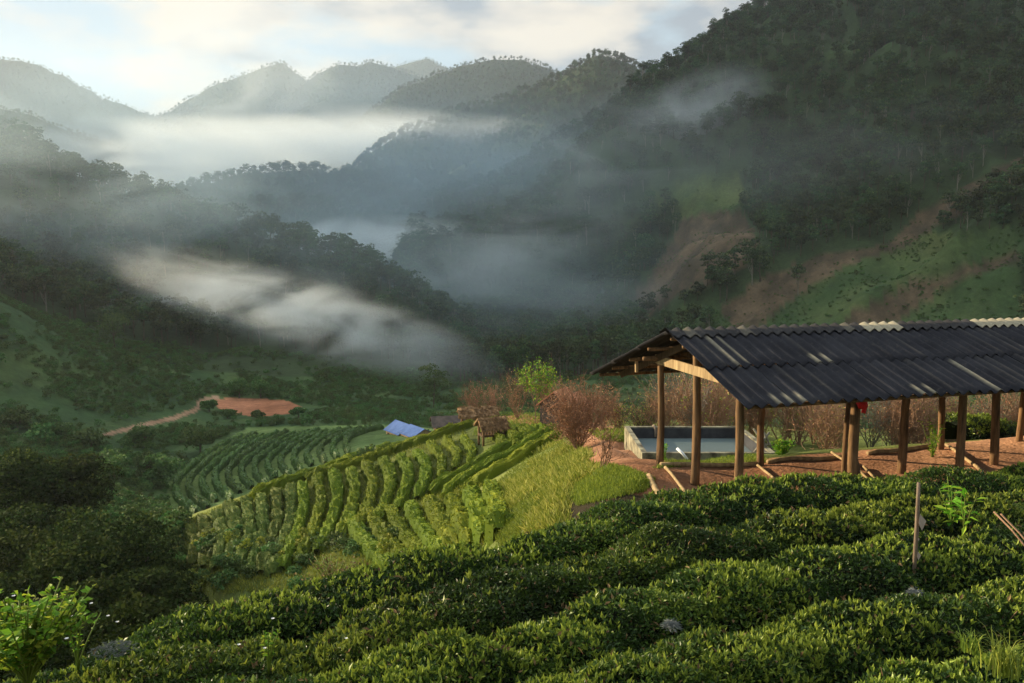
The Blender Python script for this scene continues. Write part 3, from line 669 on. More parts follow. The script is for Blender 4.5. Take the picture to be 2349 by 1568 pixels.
ht = np.where(is_tree, farf*cand[:, 2]/4.5*(8.5+3.0*RND.uniform(-1, 1, len(cand))+2*wood), RND.uniform(.5, 1.5, len(cand))*np.where(RND.uniform(size=len(cand)) < .06, 2.2, 1))
# line-of-sight test of each tree top, to know which ones the view shows
def seen(x, y, z, n=28):
    ts = np.linspace(.25, .985, n); ok = np.ones(len(x), bool)
    for t in ts: ok &= H(x*t, y*t) < z*t+.5
    return ok
uu, vv = project(cx_, cy_, cz_+ht*.9); inframe = (uu > -40) & (uu < 2390) & (vv > -40) & (vv < 1600)
size_px = FP*ht/np.maximum(cy_, 1)
ti = np.where(is_tree & inframe & (cr < 420))[0]
ti = ti[seen(cx_[ti], cy_[ti], cz_[ti]+ht[ti]*.9)]
solo = ti[np.argsort(-size_px[ti])][:260]
protoE = {}
TREE_KIND = ['broad tree', 'slender tree', 'wide low tree', 'tall narrow tree', 'dense round tree', 'pale-trunked tree']
for n_, i in enumerate(solo):
    k = int(RND.integers(0, 6)); cm, tm, h = protos[k]; sc = ht[i]/h
    e = empty('forest_tree', (cx_[i], cy_[i], cz_[i]-.2), float(RND.uniform(0, 6.28))); e.scale = (sc*float(RND.uniform(.9, 1.15)),)*2+(sc,)
    side = 'the misty left ridge' if cx_[i] < -15 else ('the dark right-hand mountainside' if cx_[i] > 40 else 'the misty valley head')
    tag(e, '%s in the forest on %s' % (TREE_KIND[k], side), 'tree', '%ss in the forest on %s' % (TREE_KIND[k], side))
    obj('crown', cm, e); obj('trunk', tm, e)
rest = is_tree.copy(); rest[solo] = False; ri = np.where(rest)[0]
kk = RND.integers(0, 6, len(ri)); hp = np.array([p[2] for p in protos])
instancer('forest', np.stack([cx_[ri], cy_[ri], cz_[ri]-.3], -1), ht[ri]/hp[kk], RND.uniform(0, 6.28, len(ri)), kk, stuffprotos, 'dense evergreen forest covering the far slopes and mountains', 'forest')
bi_ = np.where(is_bush)[0]; ex = RND.permutation(np.where(cg & (cr < 420))[0])
ex = ex[fbm(cx_[ex], cy_[ex], 30, 3, 95) > .12]
pb = np.concatenate([bi_, ex]); sc = np.concatenate([ht[bi_]/2.0, RND.uniform(.25, .7, len(ex))])
pts = np.stack([cx_[pb], cy_[pb], cz_[pb]-.15], -1)
# denser low cover on the valley floor
m = 16000; a = RND.uniform(-.66, .25, m); q = np.sqrt(RND.uniform(78**2, 190**2, m)); X = np.sin(a)*q; Y = np.cos(a)*q; Z = H(X, Y)
b1, g1, r1, p1, p2 = masks(X, Y, Z); u1, v1 = project(X, Y, Z); ok = ~(b1 | g1 | r1 | p1 | p2 | poly_in(u1, v1, TERR) | ((seg_dist(u1, v1, [(240, 998), (330, 975), (400, 960), (450, 940), (500, 925), (590, 940), (690, 945)]) < 20) & (q < 165))) & (fbm(X, Y, 12, 3, 97) > -.15)
pts = np.concatenate([pts, np.stack([X, Y, Z-.1], -1)[ok]]); sc = np.concatenate([sc, RND.uniform(.18, .6, ok.sum())])
m = 5000; a = RND.uniform(-.66, -.22, m); q = np.sqrt(RND.uniform(40**2, 80**2, m)); X = np.sin(a)*q; Y = np.cos(a)*q; Z = H(X, Y); u1, v1 = project(X, Y, Z)
ok = ~poly_in(u1, v1, TERR) & ~poly_in(u1, v1, [(415, 1195), (560, 1130), (700, 1085), (1060, 950), (1200, 1100), (1100, 1400), (430, 1400)])
pts = np.concatenate([pts, np.stack([X, Y, Z-.1], -1)[ok]]); sc = np.concatenate([sc, RND.uniform(.2, .7, ok.sum())])
# scrub on open fields of the right-hand slope
m = 30000; a = RND.uniform(.02, .64, m); q = np.sqrt(RND.uniform(120**2, 330**2, m)); X = np.sin(a)*q; Y = np.cos(a)*q; Z = H(X, Y)
b1, g1, r1, p1, p2 = masks(X, Y, Z); ok = (g1 & (fbm(X, Y, 9, 3, 98) > -.1)) | (b1 & (RND.uniform(size=m) < .16))
pts = np.concatenate([pts, np.stack([X, Y, Z-.1], -1)[ok]]); sc = np.concatenate([sc, RND.uniform(.12, .38, ok.sum())])
instancer('ground_cover', pts, sc, RND.uniform(0, 6.28, len(pts)), RND.integers(0, 3, len(pts)), bushprotos, 'low bushes and scrub over the valley floor and open slopes', 'ground cover')
print('trees', len(ri), 'bushes', len(pts), 'solo', len(solo))

def tree_at(name, x, y, h, r, base, seed, leafm, barkm, nleaf, size, label, cat='tree', group=None, nl=30, trunk=.2, dz=0, parts=('crown', 'trunk'), limbs=8):
    z = H1(x, y)+dz; e = empty(name, (x, y, z), seed*1.7)
    cm, ctr = crown_mesh(seed, h, r, base, nl, nleaf, size, M[leafm]); cm.name = parts[0]
    obj(parts[0], cm, e); obj(parts[1], trunk_mesh(seed, h, trunk, ctr, M[barkm], limbs=limbs), e)
    return tag(e, label, cat, group)
# the big dark trees in the lower left corner
for j, (px, py, d, h, r, lab) in enumerate([
    (275, 1135, 37, 9.5, 3.6, 'largest dark round-crowned tree at the foot of the near slope, lower left'),
    (345, 1240, 34, 6.5, 2.3, 'dark leafy tree at the right edge of the lower left clump, overlapping the terraces'),
    (60, 1050, 50, 7.5, 3.1, 'dark tree at the left picture edge behind the large round-crowned tree'),
    (165, 1060, 52, 7.0, 2.8, 'dark tree just above and left of the large round-crowned tree'),
    (80, 1150, 41, 7.5, 3.0, 'broad dark tree left of the large round-crowned tree'),
    (70, 1245, 33, 7.0, 2.8, 'dark tree low at the left edge, its lit crown below the others'),
    (190, 1290, 30, 5.5, 2.5, 'dark spreading tree at the bottom of the lower left clump'),
    (300, 1340, 27, 4.6, 2.2, 'low dark tree directly behind the edge of the near tea hedges'),
    (395, 1330, 33, 4.5, 1.7, 'small dark tree against the overgrown terraces'),
    (60, 1165, 38, 6.5, 3.0, 'dark tree filling the gap beside the large round-crowned tree, at the left picture edge'),
    (180, 1200, 36, 6.0, 2.6, 'dark tree directly in front of the large round-crowned tree'),
    (-60, 1350, 27, 6, 3.0, 'dark tree cut by the left picture edge above the bright shrub')]):
    p = P(px, py+(38 if j else 0), d); z = H1(p[0], p[1]); hh = max(h*.85, p[2]-z)
    tree_at('broad_tree', p[0], p[1], hh, r, max(hh-2.4*r, .6), 300+j, 'near', 'bark', 13000, .19, lab, 'tree', 'dark trees in the lower left clump', nl=60, trunk=.22)
# shrubs and small trees in the valley
vs = [(548, 914, 3.6, 2.2, 'round grey-green tree behind the red field, left one of two'), (598, 914, 3.4, 2.2, 'round grey-green tree behind the red field, right one of two'),
      (995, 935, 7.5, 3.0, 'dark conical tree beyond the blue-roofed shed'), (480, 945, 2.0, 1.5, 'dark bush in the bend of the red path'),
      (522, 960, 1.3, 1.2, 'green bush at the lower left corner of the red field'), (590, 962, 1.2, 1.3, 'dim green bush in front of the red field'),
      (460, 1040, 3.2, 2.6, 'dark round bush beside the upper left of the valley terraces'), (370, 1115, 3.8, 2.2, 'brownish bushy tree left of the valley terraces'),
      (265, 1110, 3.2, 2.2, 'dark bush between the valley terraces and the left tree clump'), (330, 1025, 2.6, 2.2, 'low bush on the valley floor below the path'),
      (120, 1010, 2.4, 2.0, 'low dark bush at the foot of the left grassy hill'), (40, 985, 2.6, 2.2, 'low dark bush at the left edge under the grassy hill'),
      (205, 1035, 2.6, 2.4, 'wide bush on the valley floor left of the terraces'), (340, 1085, 2.0, 1.7, 'small bush just left of the brownish tree'),
      (685, 958, 1.6, 1.4, 'bright green bush at the right end of the red field'), (265, 800, 7.5, 4.2, 'large round tree at the foot of the wooded ridge, left of the fog')]
g = hit([a[0] for a in vs], [a[1] for a in vs], 60, 260)
for j, ((px, py, h, r, lab), p) in enumerate(zip(vs, g)):
    tree_at('valley_shrub' if h < 4 else 'valley_tree', p[0], p[1], h, r, .2 if h < 4 else 1.2, 340+j, 'bush', 'bark', 1500, .3, lab, 'shrub' if h < 4 else 'tree', 'shrubs and small trees in the valley', nl=24, trunk=.12)
# dark round trees on the open field of the right-hand slope
rs = [(2165, 525), (2215, 492), (2250, 478), (2285, 495), (2320, 470), (2240, 520), (2300, 525), (2340, 500), (1335, 808), (1350, 780), (1570, 700), (1600, 690), (1640, 660), (1900, 555), (2335, 440)]
g = hit([a[0] for a in rs], [a[1] for a in rs], 120, 500)
for j, p in enumerate(g):
    s = p[1]*.011*(1+.3*math.sin(j*2.3))
    tree_at('field_tree', p[0], p[1], 2.4*s, 1.0*s, .2, 370+j, 'forest', 'bark', 500, s*.28, 'dark round tree standing on an open field of the right-hand slope', 'tree', 'dark round trees on the right-hand fields', nl=16, trunk=.1)

# ------------------------------------------------------------------ bare reddish trees and bushes
def branch_tree(seed, h, spread, n1, n2, n3, r0, leafm=None, nleaf=0, leafsz=.05, up=.9, barkm='redbark', bushy=True):
    rng = np.random.default_rng(seed); P0 = []; P1 = []; R0 = []; R1 = []; lv = []; tips = []
    def grow(p, d, L, r, n, wob, lev):
        q = p; k = 4; pts = [p]
        for i in range(k):
            d = unit(d+rng.normal(size=3)*wob+np.array([0, 0, .10])); q2 = q+d*L/k
            P0.append(q); P1.append(q2); R0.append(r*(1-.18*i)); R1.append(r*(1-.18*(i+1))); lv.append(lev); q = q2; pts.append(q)
        return pts, d
    stems = n1
    for i in range(stems):
        a = rng.uniform(0, 6.28); d = np.array([math.cos(a)*spread, math.sin(a)*spread, 1.])*1.0
        pts, dd = grow(np.array([0, 0, -.1]) if bushy else np.array([0, 0, h*.25]), unit(d), h*rng.uniform(.45, .62), r0, 0, .12, 0)
        for j in range(n2):
            b = pts[rng.integers(1, 5)]; d2 = unit(dd*.6+rng.normal(size=3)*.55+[0, 0, up*.5]); p2, d3 = grow(b, d2, h*rng.uniform(.28, .46), r0*.42, 0, .16, 1)
            for k_ in range(n3):
                b3 = p2[rng.integers(1, 5)]; d4 = unit(d3*.5+rng.normal(size=3)*.6+[0, 0, up*.5]); p3, _ = grow(b3, d4, h*rng.uniform(.14, .28), r0*.2, 0, .2, 2); tips += p3[1:]
    if not bushy:
        P0.append(np.array([0, 0, -.2])); P1.append(np.array([0, 0, h*.27])); R0.append(r0*1.5); R1.append(r0*1.1); lv.append(0)
    P0 = np.array(P0); P1 = np.array(P1); R0 = np.array(R0); R1 = np.array(R1); lv = np.array(lv); tips = np.array(tips)
    a = MB(); s0 = lv < 1; a.segs(P0[s0], P1[s0], R0[s0], R1[s0], 6)
    b = MB(); s1 = lv >= 1; b.segs(P0[s1], P1[s1], np.maximum(R0[s1], .006), np.maximum(R1[s1], .005), 3)
    c_ = None
    if nleaf:
        c_ = MB(); q = tips[rng.integers(0, len(tips), nleaf)]+rng.normal(size=(nleaf, 3))*.04; c_.cards(q, rng, leafsz, rng.uniform(0, 1, nleaf))
    return a.mesh('trunk', M[barkm]), b.mesh('twigs', M[barkm]), (c_.mesh('foliage', M[leafm]) if c_ else None)
def put_branch(name, meshes, x, y, rz, sc, label, cat, group=None):
    e = empty(name, (x, y, H1(x, y)), rz); e.scale = (sc,)*3; tag(e, label, cat, group)
    obj('trunk', meshes[0], e); obj('twigs', meshes[1], e)
    if meshes[2]: obj('foliage', meshes[2], e)
    return e
g = hit([1325], [1035], 12, 60)[0]
put_branch('bare_bush', branch_tree(1, 2.75, .42, 16, 9, 9, .028, 'redleaf', 5200, .05), g[0], g[1], 0, 1, 'large reddish leafless bush at the bend of the dirt path', 'bush')
g = hit([1380], [1076], 10, 60)[0]
put_branch('bare_sapling', branch_tree(2, 1.25, .5, 4, 5, 4, .022, None, 0), g[0], g[1], 0, 1, 'small leafless sapling on the bright grass beside the path', 'sapling')
g = hit([1470], [1000], 20, 60)[0]
put_branch('sparse_tree', branch_tree(3, 1.7, .55, 9, 8, 7, .018, 'yelleaf', 900, .05, barkm='bark'), g[0], g[1], 0, 1, 'sparse yellow-green bush behind the left end of the water tank', 'bush')
g = hit([1228], [975], 30, 75)[0]
put_branch('young_tree', branch_tree(4, 3.3, .3, 6, 7, 6, .02, 'bright', 1500, .12, bushy=False), g[0], g[1], 0, 1, 'young green-leaved tree beside the path on the ridge top', 'tree')
for j, (px, py, h, lab) in enumerate([(1090, 955, 2.9, 'spiky orange-brown leafless tree at the left end of the ridge top'), (1130, 955, 2.4, 'leafless orange-brown tree right behind the thatched shelter'),
        (1187, 962, 3.3, 'thin leafless tree left of the young green tree'), (1262, 958, 2.6, 'leafless reddish tree beside the orange hut roofs'), (1380, 990, 3.0, 'reddish leafless tree just right of the large bush'), (1420, 985, 2.0, 'low leafless bush between the path and the tank')]):
    g = hit([px], [py], 20, 80)[0]
    if g[1] > 79: g = np.array([(px-CX)/FP*56, 56, 0])
    h = h*max(g[1], 30)/52
    put_branch('leafless_tree', branch_tree(10+j, h, .35, 7, 7, 6, .03, 'redleaf', 500, .07), g[0], g[1], j, 1, lab, 'tree')
# thicket of leafless trees behind the pavilion
tp = [branch_tree(30+j, 2.6, .38, 6, 8, 6, .022, 'redleaf' if j != 2 else 'yelleaf', 420, .055, barkm='redbark' if j < 3 else 'palebark') for j in range(4)]
rng = np.random.default_rng(5)
for j in range(44):
    x = 5.6+j*.33+rng.normal()*.25; y = 23.2+(x-6)*.30+rng.uniform(0, 7.0); k = int(rng.integers(0, 4))
    if x < 9 and y < 28: y += 5
    sc = float(rng.uniform(.75, 1.15))*(1.0 if y < 28 else 1.15)
    kind = ['reddish leafless tree', 'orange-brown leafless tree', 'leafless tree with a few yellow leaves', 'pale-stemmed leafless tree'][k]
    put_branch('thicket_tree', tp[k], x, y, float(rng.uniform(0, 6)), sc, kind+' in the thicket behind the pavilion', 'tree', kind+'s in the thicket behind the pavilion')


# ------------------------------------------------------------------ grass and weeds
def blades(PT, rng, n, hgt, w, vlo, vhi, mb, lean=.35):
    for j in range(n):
        m = len(PT); b = PT+np.c_[rng.normal(size=(m, 2))*hgt*.35, np.zeros(m)]; d = unit(np.c_[rng.normal(size=(m, 2))*lean, np.ones(m)])
        mb.leaves(b-[0, 0, .03], d, unit(rng.normal(size=(m, 3))+[0, 0, .1]), hgt*rng.uniform(.5, 1.2, m), w, rng.uniform(vlo, vhi, m), 0, .05)
def in_poly_px(poly, n, rng, dr=(12, 90)):
    poly = np.array(poly, float); lo = poly.min(0); hi = poly.max(0); q = rng.uniform(size=(n, 2))*(hi-lo)+lo
    q = q[poly_in(q[:, 0], q[:, 1], [tuple(p) for p in poly])]; g = hit(q[:, 0], q[:, 1], *dr, 220); return g
rng = np.random.default_rng(77)
mb = MB(); g = in_poly_px([(1110, 1140), (1190, 1060), (1275, 1000), (1345, 1035), (1365, 1085), (1310, 1120), (1290, 1215), (1150, 1255), (1120, 1190)], 9000, rng)
vv_ = fbm(g[:, 0], g[:, 1], 1.6, 3, 15); big = vv_ > 0
blades(g[big], rng, 7, .30, .13, .35, 1, mb, .8); blades(g[~big], rng, 5, .15, .16, .0, .6, mb, .9)
tag(mb.build('tall_grass', [M['grass']]), 'tall pale grass on the sunlit bank between the terraces and the path', 'grass', kind='stuff')
mb = MB(); g = in_poly_px([(1290, 1130), (1375, 1062), (1430, 1072), (1500, 1100), (1480, 1125), (1330, 1160)], 6000, rng); blades(g, rng, 6, .11, .14, .3, 1, mb)
g = in_poly_px([(1500, 1075), (1580, 1035), (1740, 1035), (1760, 1062)], 3000, rng); blades(g, rng, 6, .10, .14, .2, 1, mb)
g = in_poly_px([(1340, 985), (1440, 985), (1440, 1015), (1380, 1010)], 1500, rng); blades(g, rng, 6, .14, .14, .2, 1, mb)
g = in_poly_px([(1135, 945), (1250, 950), (1260, 985), (1180, 990), (1080, 1000)], 1500, rng); blades(g, rng, 5, .2, .14, .2, 1, mb)
tag(mb.build('short_grass', [M['greengrass']]), 'short bright green grass beside the path and round the tank', 'grass', kind='stuff')
mb = MB(); g = in_poly_px([(420, 1200), (560, 1140), (700, 1095), (900, 1030), (1060, 975), (1130, 1140), (1150, 1240), (800, 1340), (450, 1370)], 15000, rng); blades(g, rng, 5, .24, .13, .0, .8, mb, .5)
tag(mb.build('dry_weeds', [M['grass']]), 'dry grass and weeds growing between the terrace hedges', 'grass', kind='stuff')
for j, p in enumerate(in_poly_px([(440, 1250), (600, 1180), (760, 1250), (900, 1220), (1000, 1260), (700, 1350), (450, 1370)], 110, rng)[:46]):
    if j == 0: bp = [crown_mesh(450+q, .9, .6, 0, 12, 420, .12, M[['bush', 'grass', 'bush'][q]], name='slope_bush') for q in range(3)]
    o = obj('slope_bush', bp[j % 3][0]); o.location = (p[0], p[1], p[2]-.1); s = .7+.6*((j*37) % 10)/10; o.scale = (s, s, s); o.rotation_euler.z = j
    tag(o, ['green rounded bush', 'pale dry tuft bush', 'green rounded bush'][j % 3]+' among the overgrown lower terraces', 'bush', ['green', 'pale dry', 'green'][j % 3]+' bushes on the lower terraces')

# ------------------------------------------------------------------ the open pavilion
PY, PO = .289, (3.695, 15.669, -4.749)
RZ, SL, BAY, HW, OVF, OVB, GO = 3.2, .347, 2.548, 1.531, 1.209, 2.429, .696
pav = empty('pavilion', PO, PY)
tag(pav, 'open-sided wooden pavilion with log posts and a dark corrugated gable roof', 'pavilion')
ca, sa = math.cos(PY), math.sin(PY)
def pav_w(a, gg, z): return (PO[0]+ca*a+sa*gg, PO[1]+sa*a-ca*gg, PO[2]+z)     # along, towards camera, up -> world
def roofz(gg): return RZ-SL*abs(gg)
# weathered pale places on the sheets, (along, across from, across to, strength)
aa = np.linspace(-.7, 13, 800)
def a_of(px, gg, z): W_ = pav_w(aa, gg, z); u, v = project(W_[0]+aa*0, W_[1]+aa*0, W_[2]+aa*0); return float(np.interp(px, u, aa))
PALE = []
for px, g0, g1, st in [(1668, .35, 1.45, .6), (1700, 1.3, 1.5, .3), (1905, 1.25, 1.5, .9), (1880, 1.25, 1.5, .9), (1775, 2.5, 2.8, .7), (1800, 2.55, 2.8, .7), (1826, 2.5, 2.8, .8), (1852, 2.55, 2.8, .6), (2115, 2.5, 2.8, .8), (2140, 2.5, 2.8, .7), (2245, 1.55, 2.8, .75)]:
    PALE.append((a_of(px, (g0+g1)/2, roofz((g0+g1)/2)), g0, g1, st))
WAVE = .245
def sheet(a0, a1, g0, g1, side, lift, seed):
    """one corrugated sheet; side +1 slopes to the camera, -1 away"""
    rng = np.random.default_rng(seed); na_ = int((a1-a0)/WAVE*8)+1; ng = 9
    Aa, Gg = np.meshgrid(np.linspace(a0, a1, na_), np.linspace(g0, g1, ng), indexing='ij')
    j = rng.normal()*.008; wv = .036*np.cos(2*np.pi*Aa/WAVE); z = RZ-SL*Gg+lift+wv+j+.006*fbm(Aa.ravel()+seed, Gg.ravel(), .5, 2, 3).reshape(Aa.shape)
    y = -side*Gg; top = np.stack([Aa, y, z], -1).reshape(-1, 3); bot = top-[0, 0, .012]
    v = np.zeros(Aa.shape); crest_ = np.clip(wv/.036, 0, 1)**.7
    if side > 0:
        for pa, p0, p1, st in PALE: v = np.maximum(v, st*crest_*(np.abs(Aa-pa) < WAVE*.55)*((Gg > p0) & (Gg < p1)))
        v = np.maximum(v, .55*crest_*(Gg < .40)*(Gg > .30)*(hash2(np.round(Aa/WAVE), np.round(Aa*0), 5) > .25))  # glimpses of light below the ridge cap, painted as pale dots
        v = np.maximum(v, .05*crest_*(hash2(np.round(Aa/WAVE), np.round(Aa*0+g0*9), 9) > .8))
    i = (np.arange(na_-1)[:, None]*ng+np.arange(ng-1)[None]).ravel(); N = na_*ng
    F = [np.stack([i, i+ng, i+ng+1, i+1], -1), np.stack([i, i+1, i+ng+1, i+ng], -1)+N]
    e = []
    for k in range(na_-1):
        for q in (0, ng-1): e.append([k*ng+q, (k+1)*ng+q, (k+1)*ng+q+N, k*ng+q+N])
    for q in range(ng-1):
        for k in (0, na_-1): e.append([k*ng+q, k*ng+q+1, k*ng+q+1+N, k*ng+q+N])
    mb = MB(); mb.add(np.concatenate([top, bot]), F+[np.array(e)], 0, np.concatenate([v.ravel(), v.ravel()*0]))
    return mb.build('roof_sheet', M['sheet'], pav, smooth=True)
aw = WAVE*4; na0 = -GO; i = 0
while na0 < 13.2:
    a1 = na0+aw
    for (g0, g1, lift) in ((.06, 1.48, .030), (1.36, HW+OVF, .012)): sheet(na0, a1-.006, g0, g1, 1, lift, 500+i); i += 1
    for (g0, g1, lift) in ((.06, 1.40, .044), (1.30, 2.68, .026), (2.58, HW+OVB, .010)): sheet(na0, a1-.006, g0, g1, -1, lift, 500+i); i += 1
    # corrugated ridge cap over each pair of sheets
    ac = np.linspace(na0-.03, a1+.01, 42); gs = np.array([-.30, -.17, -.06, 0, .06, .17, .30])
    Aa, Gg = np.meshgrid(ac, gs, indexing='ij'); z = RZ+.075-SL*np.abs(Gg)*1.0+.032*np.cos(2*np.pi*Aa/WAVE)+.012*(np.abs(Gg) < .08)
    u, _ = project(*[np.asarray(t_) for t_ in pav_w(Aa, 0*Aa, RZ+0*Aa)]); v = np.where((u > 1972) & (u < 2052), 1., np.where(u > 2228, .95, .05+.2*(hash2(np.round(Aa/WAVE), Aa*0, 3) > .8)))  # sunlit tops of some caps painted in as a pale colour
    mb = MB(); N = Aa.size; top = np.stack([Aa, -Gg, z], -1).reshape(-1, 3); q = (np.arange(len(ac)-1)[:, None]*7+np.arange(6)[None]).ravel()
    mb.add(np.concatenate([top, top-[0, 0, .014]]), [np.stack([q, q+7, q+8, q+1], -1), np.stack([q, q+1, q+8, q+7], -1)+N], 0, np.concatenate([v.ravel()]*2))
    mb.build('ridge_cap', M['sheet'], pav, smooth=True); na0 = a1
rng = np.random.default_rng(9)
def log_post(a, gg, top, r=.075):
    n = 9; t = np.linspace(0, 1, n); x = a+rng.normal()*.03*t+.018*np.sin(t*5+a); y = -gg+.018*np.cos(t*4+a*2)
    gz = H1(*pav_w(a, gg, 0)[:2])-PO[2]-.15
    mb = MB(); mb.tube(np.stack([x, y+0*t, gz+(top-gz)*t], -1), np.linspace(r*1.1, r*.88, n), 11, rough=.07, rng=rng); mb.build('post', M['log'], pav, True)
for k in range(6):
    log_post(k*BAY, -HW, roofz(HW)-.10)
    log_post(k*BAY, HW, roofz(HW)-.10, .08 if k != 1 else .095)
    if k != 1: log_post(k*BAY, 0, RZ-.12, .085)
log_post(BAY+.05, HW-.32, roofz(HW)-.2, .05)
def pole(name, p0, p1, r, m, sag=0):
    t = np.linspace(0, 1, 7)[:, None]; pts = np.array(p0)*(1-t)+np.array(p1)*t; pts[:, 2] -= sag*4*(t*(1-t))[:, 0]
    mb = MB(); mb.tube(pts, np.linspace(r, r*.85, 7), 8, rough=.08, rng=rng); return mb.build(name, m, pav, True)
for gg in (-3.75, -2.95, -2.05, -1.05, -.16, .42, 1.30, 2.05, 2.62):      # round purlins carrying the sheets, ends showing at the gable
    pole('purlin', (-GO+.10+rng.uniform(0, .08), -gg, roofz(gg)-.075), (13.0, -gg, roofz(gg)-.075), .038, M['log'])
for gg in (-HW, HW): pole('wall_plate', (-.45, -gg, roofz(HW)-.17), (13, -gg, roofz(HW)-.17), .05, M['log'])
pole('ridge_beam', (-.4, 0, RZ-.16), (13, 0, RZ-.16), .05, M['log'])
def plank(name, p0, p1, h, w, m):
    p0 = np.array(p0, float); p1 = np.array(p1, float); d = p1-p0; mb = MB(); mb.box((p0+p1)/2, (np.linalg.norm(d), w, h), d, (0, 0, 1)); return mb.build(name, m, pav)
for k in range(6):
    a = k*BAY+.11
    for s_, lim in ((1, HW+OVF-.35), (-1, HW+OVB-.55)):
        plank('rafter', (a-.22 if k == 0 else a, -s_*.05, RZ-.20), (a-.22 if k == 0 else a, -s_*lim, roofz(lim)-.16), .14, .04, M['darkwood'])
    plank('tie_beam', (a-.20, HW+.12, roofz(HW)-.20), (a-.20, -HW-.25, roofz(HW)-.24), .19, .045, M['plank'] if k == 0 else M['darkwood'])
plank('collar_board', (.25, 1.25, 2.62), (.25, -1.0, 2.66), .10, .04, M['darkwood'])
pole('stored_pole', (.1, .9, 2.66), (3.4, .75, 2.68), .035, M['log']); pole('stored_pole', (.05, -.35, 2.64), (3.0, -.6, 2.62), .04, M['darkwood']); pole('stored_pole', (.15, -.9, 2.55), (2.6, -.8, 2.55), .035, M['log'])
plank('hanging_bracket', (-.35, HW+.55, roofz(HW+.6)-.05), (-.34, HW+.55, roofz(HW+.6)-.34), .06, .05, M['plank'])
plank('hanging_bracket', (-.3, -HW-.1, roofz(HW)-.12), (-.29, -HW-.1, roofz(HW)-.40), .06, .05, M['plank'])

# things in and beside the pavilion
def ground_pole(px0, px1, d0, d1, r, label, name='wooden_pole', lift=.05, m='plank'):
    a = P(*px0, d0); b = P(*px1, d1); t = np.linspace(0, 1, 8); x = a[0]+(b[0]-a[0])*t; y = a[1]+(b[1]-a[1])*t; z = np.maximum(H(x, y)+lift, a[2]*0-99)
    o = empty(name, (x[0], y[0], z[0])); mb = MB(); mb.tube(np.stack([x-x[0], y-y[0], z-z[0]], -1), r, 8, rough=.1, rng=rng)
    o2 = mb.build(name, M[m], None, True); o2.location = o.location; bpy.data.objects.remove(o); o2.name = name
    return tag(o2, label, 'pole')
ground_pole((1515, 1081), (1745, 1062), 16.9, 17.9, .05, 'long pole edging the dirt floor at the back of the pavilion, left part', 'edge_pole')
ground_pole((1760, 1062), (1955, 1044), 18.0, 18.9, .05, 'long pole edging the dirt floor at the back of the pavilion, middle part', 'edge_pole')
ground_pole((1990, 1044), (2158, 1027), 18.9, 19.8, .05, 'long pole edging the dirt floor at the back of the pavilion, right part', 'edge_pole')
ground_pole((1526, 1080), (1575, 1104), 16.6, 15.0, .035, 'cut pole lying across the dirt floor at the gable end post')
ground_pole((1738, 1063), (1778, 1083), 17.6, 16.2, .03, 'cut pole lying on the floor by the second back post')
ground_pole((1908, 1036), (1950, 1052), 19.2, 17.4, .03, 'cut pole leaning on the floor left of the doubled posts', lift=.1)
ground_pole((1982, 1050), (2018, 1070), 17.5, 16.0, .03, 'upper one of two cut poles lying right of the doubled posts')
ground_pole((1975, 1056), (2006, 1073), 17.0, 15.8, .028, 'lower one of two cut poles lying right of the doubled posts')
ground_pole((2170, 1030), (2250, 1052), 19.6, 17.2, .04, 'pole closing the right end of the dirt floor', 'edge_pole')
ground_pole((1488, 1088), (1530, 1108), 15.8, 14.4, .06, 'split log edging the left end of the dirt floor', 'edge_log')
# red cloth tied round the top of the doubled post
w_ = pav_w(BAY, HW+.12, roofz(HW)-.74); mb = MB(); rng2 = np.random.default_rng(3)
th, ph = np.meshgrid(np.linspace(0, np.pi, 9), np.linspace(0, 2*np.pi, 14, endpoint=False), indexing='ij'); rad = .085*(1+.22*np.sin(ph*3+th*4)+.12*np.sin(ph*7))
V = np.stack([rad*np.sin(th)*np.cos(ph)*1.25, rad*np.sin(th)*np.sin(ph), rad*np.cos(th)], -1).reshape(-1, 3); ii = (np.arange(8)[:, None]*14+np.arange(14)[None]); i2 = np.roll(ii, -1, 1)
mb.add(V, np.stack([ii, ii+14, i2+14, i2], -1).reshape(-1, 4)); mb.box((.05, 0, -.10), (.10, .012, .16), (1, .3, -.3))
o = mb.build('red_cloth', M['red'], None, True); o.location = w_; tag(o, 'crumpled red cloth tied at the top of a front post under the eave', 'cloth')
# dark sack leaning on the doubled post
w_ = pav_w(BAY+.30, HW-.35, 0); mb = MB(); t = np.linspace(0, 1, 10); z0 = H1(w_[0], w_[1])
mb.tube(np.stack([-.04*t, 0*t, .92*t], -1), .16*np.sin(np.pi*np.clip(t*.86+.10, 0, 1))**.7*(1-.3*t), 14, rough=.08, rng=rng2); o = mb.build('sack', M['darkwood'], None, True); o.location = (w_[0], w_[1], z0-.02)
tag(o, 'dark upright sack leaning beside the doubled posts', 'sack')

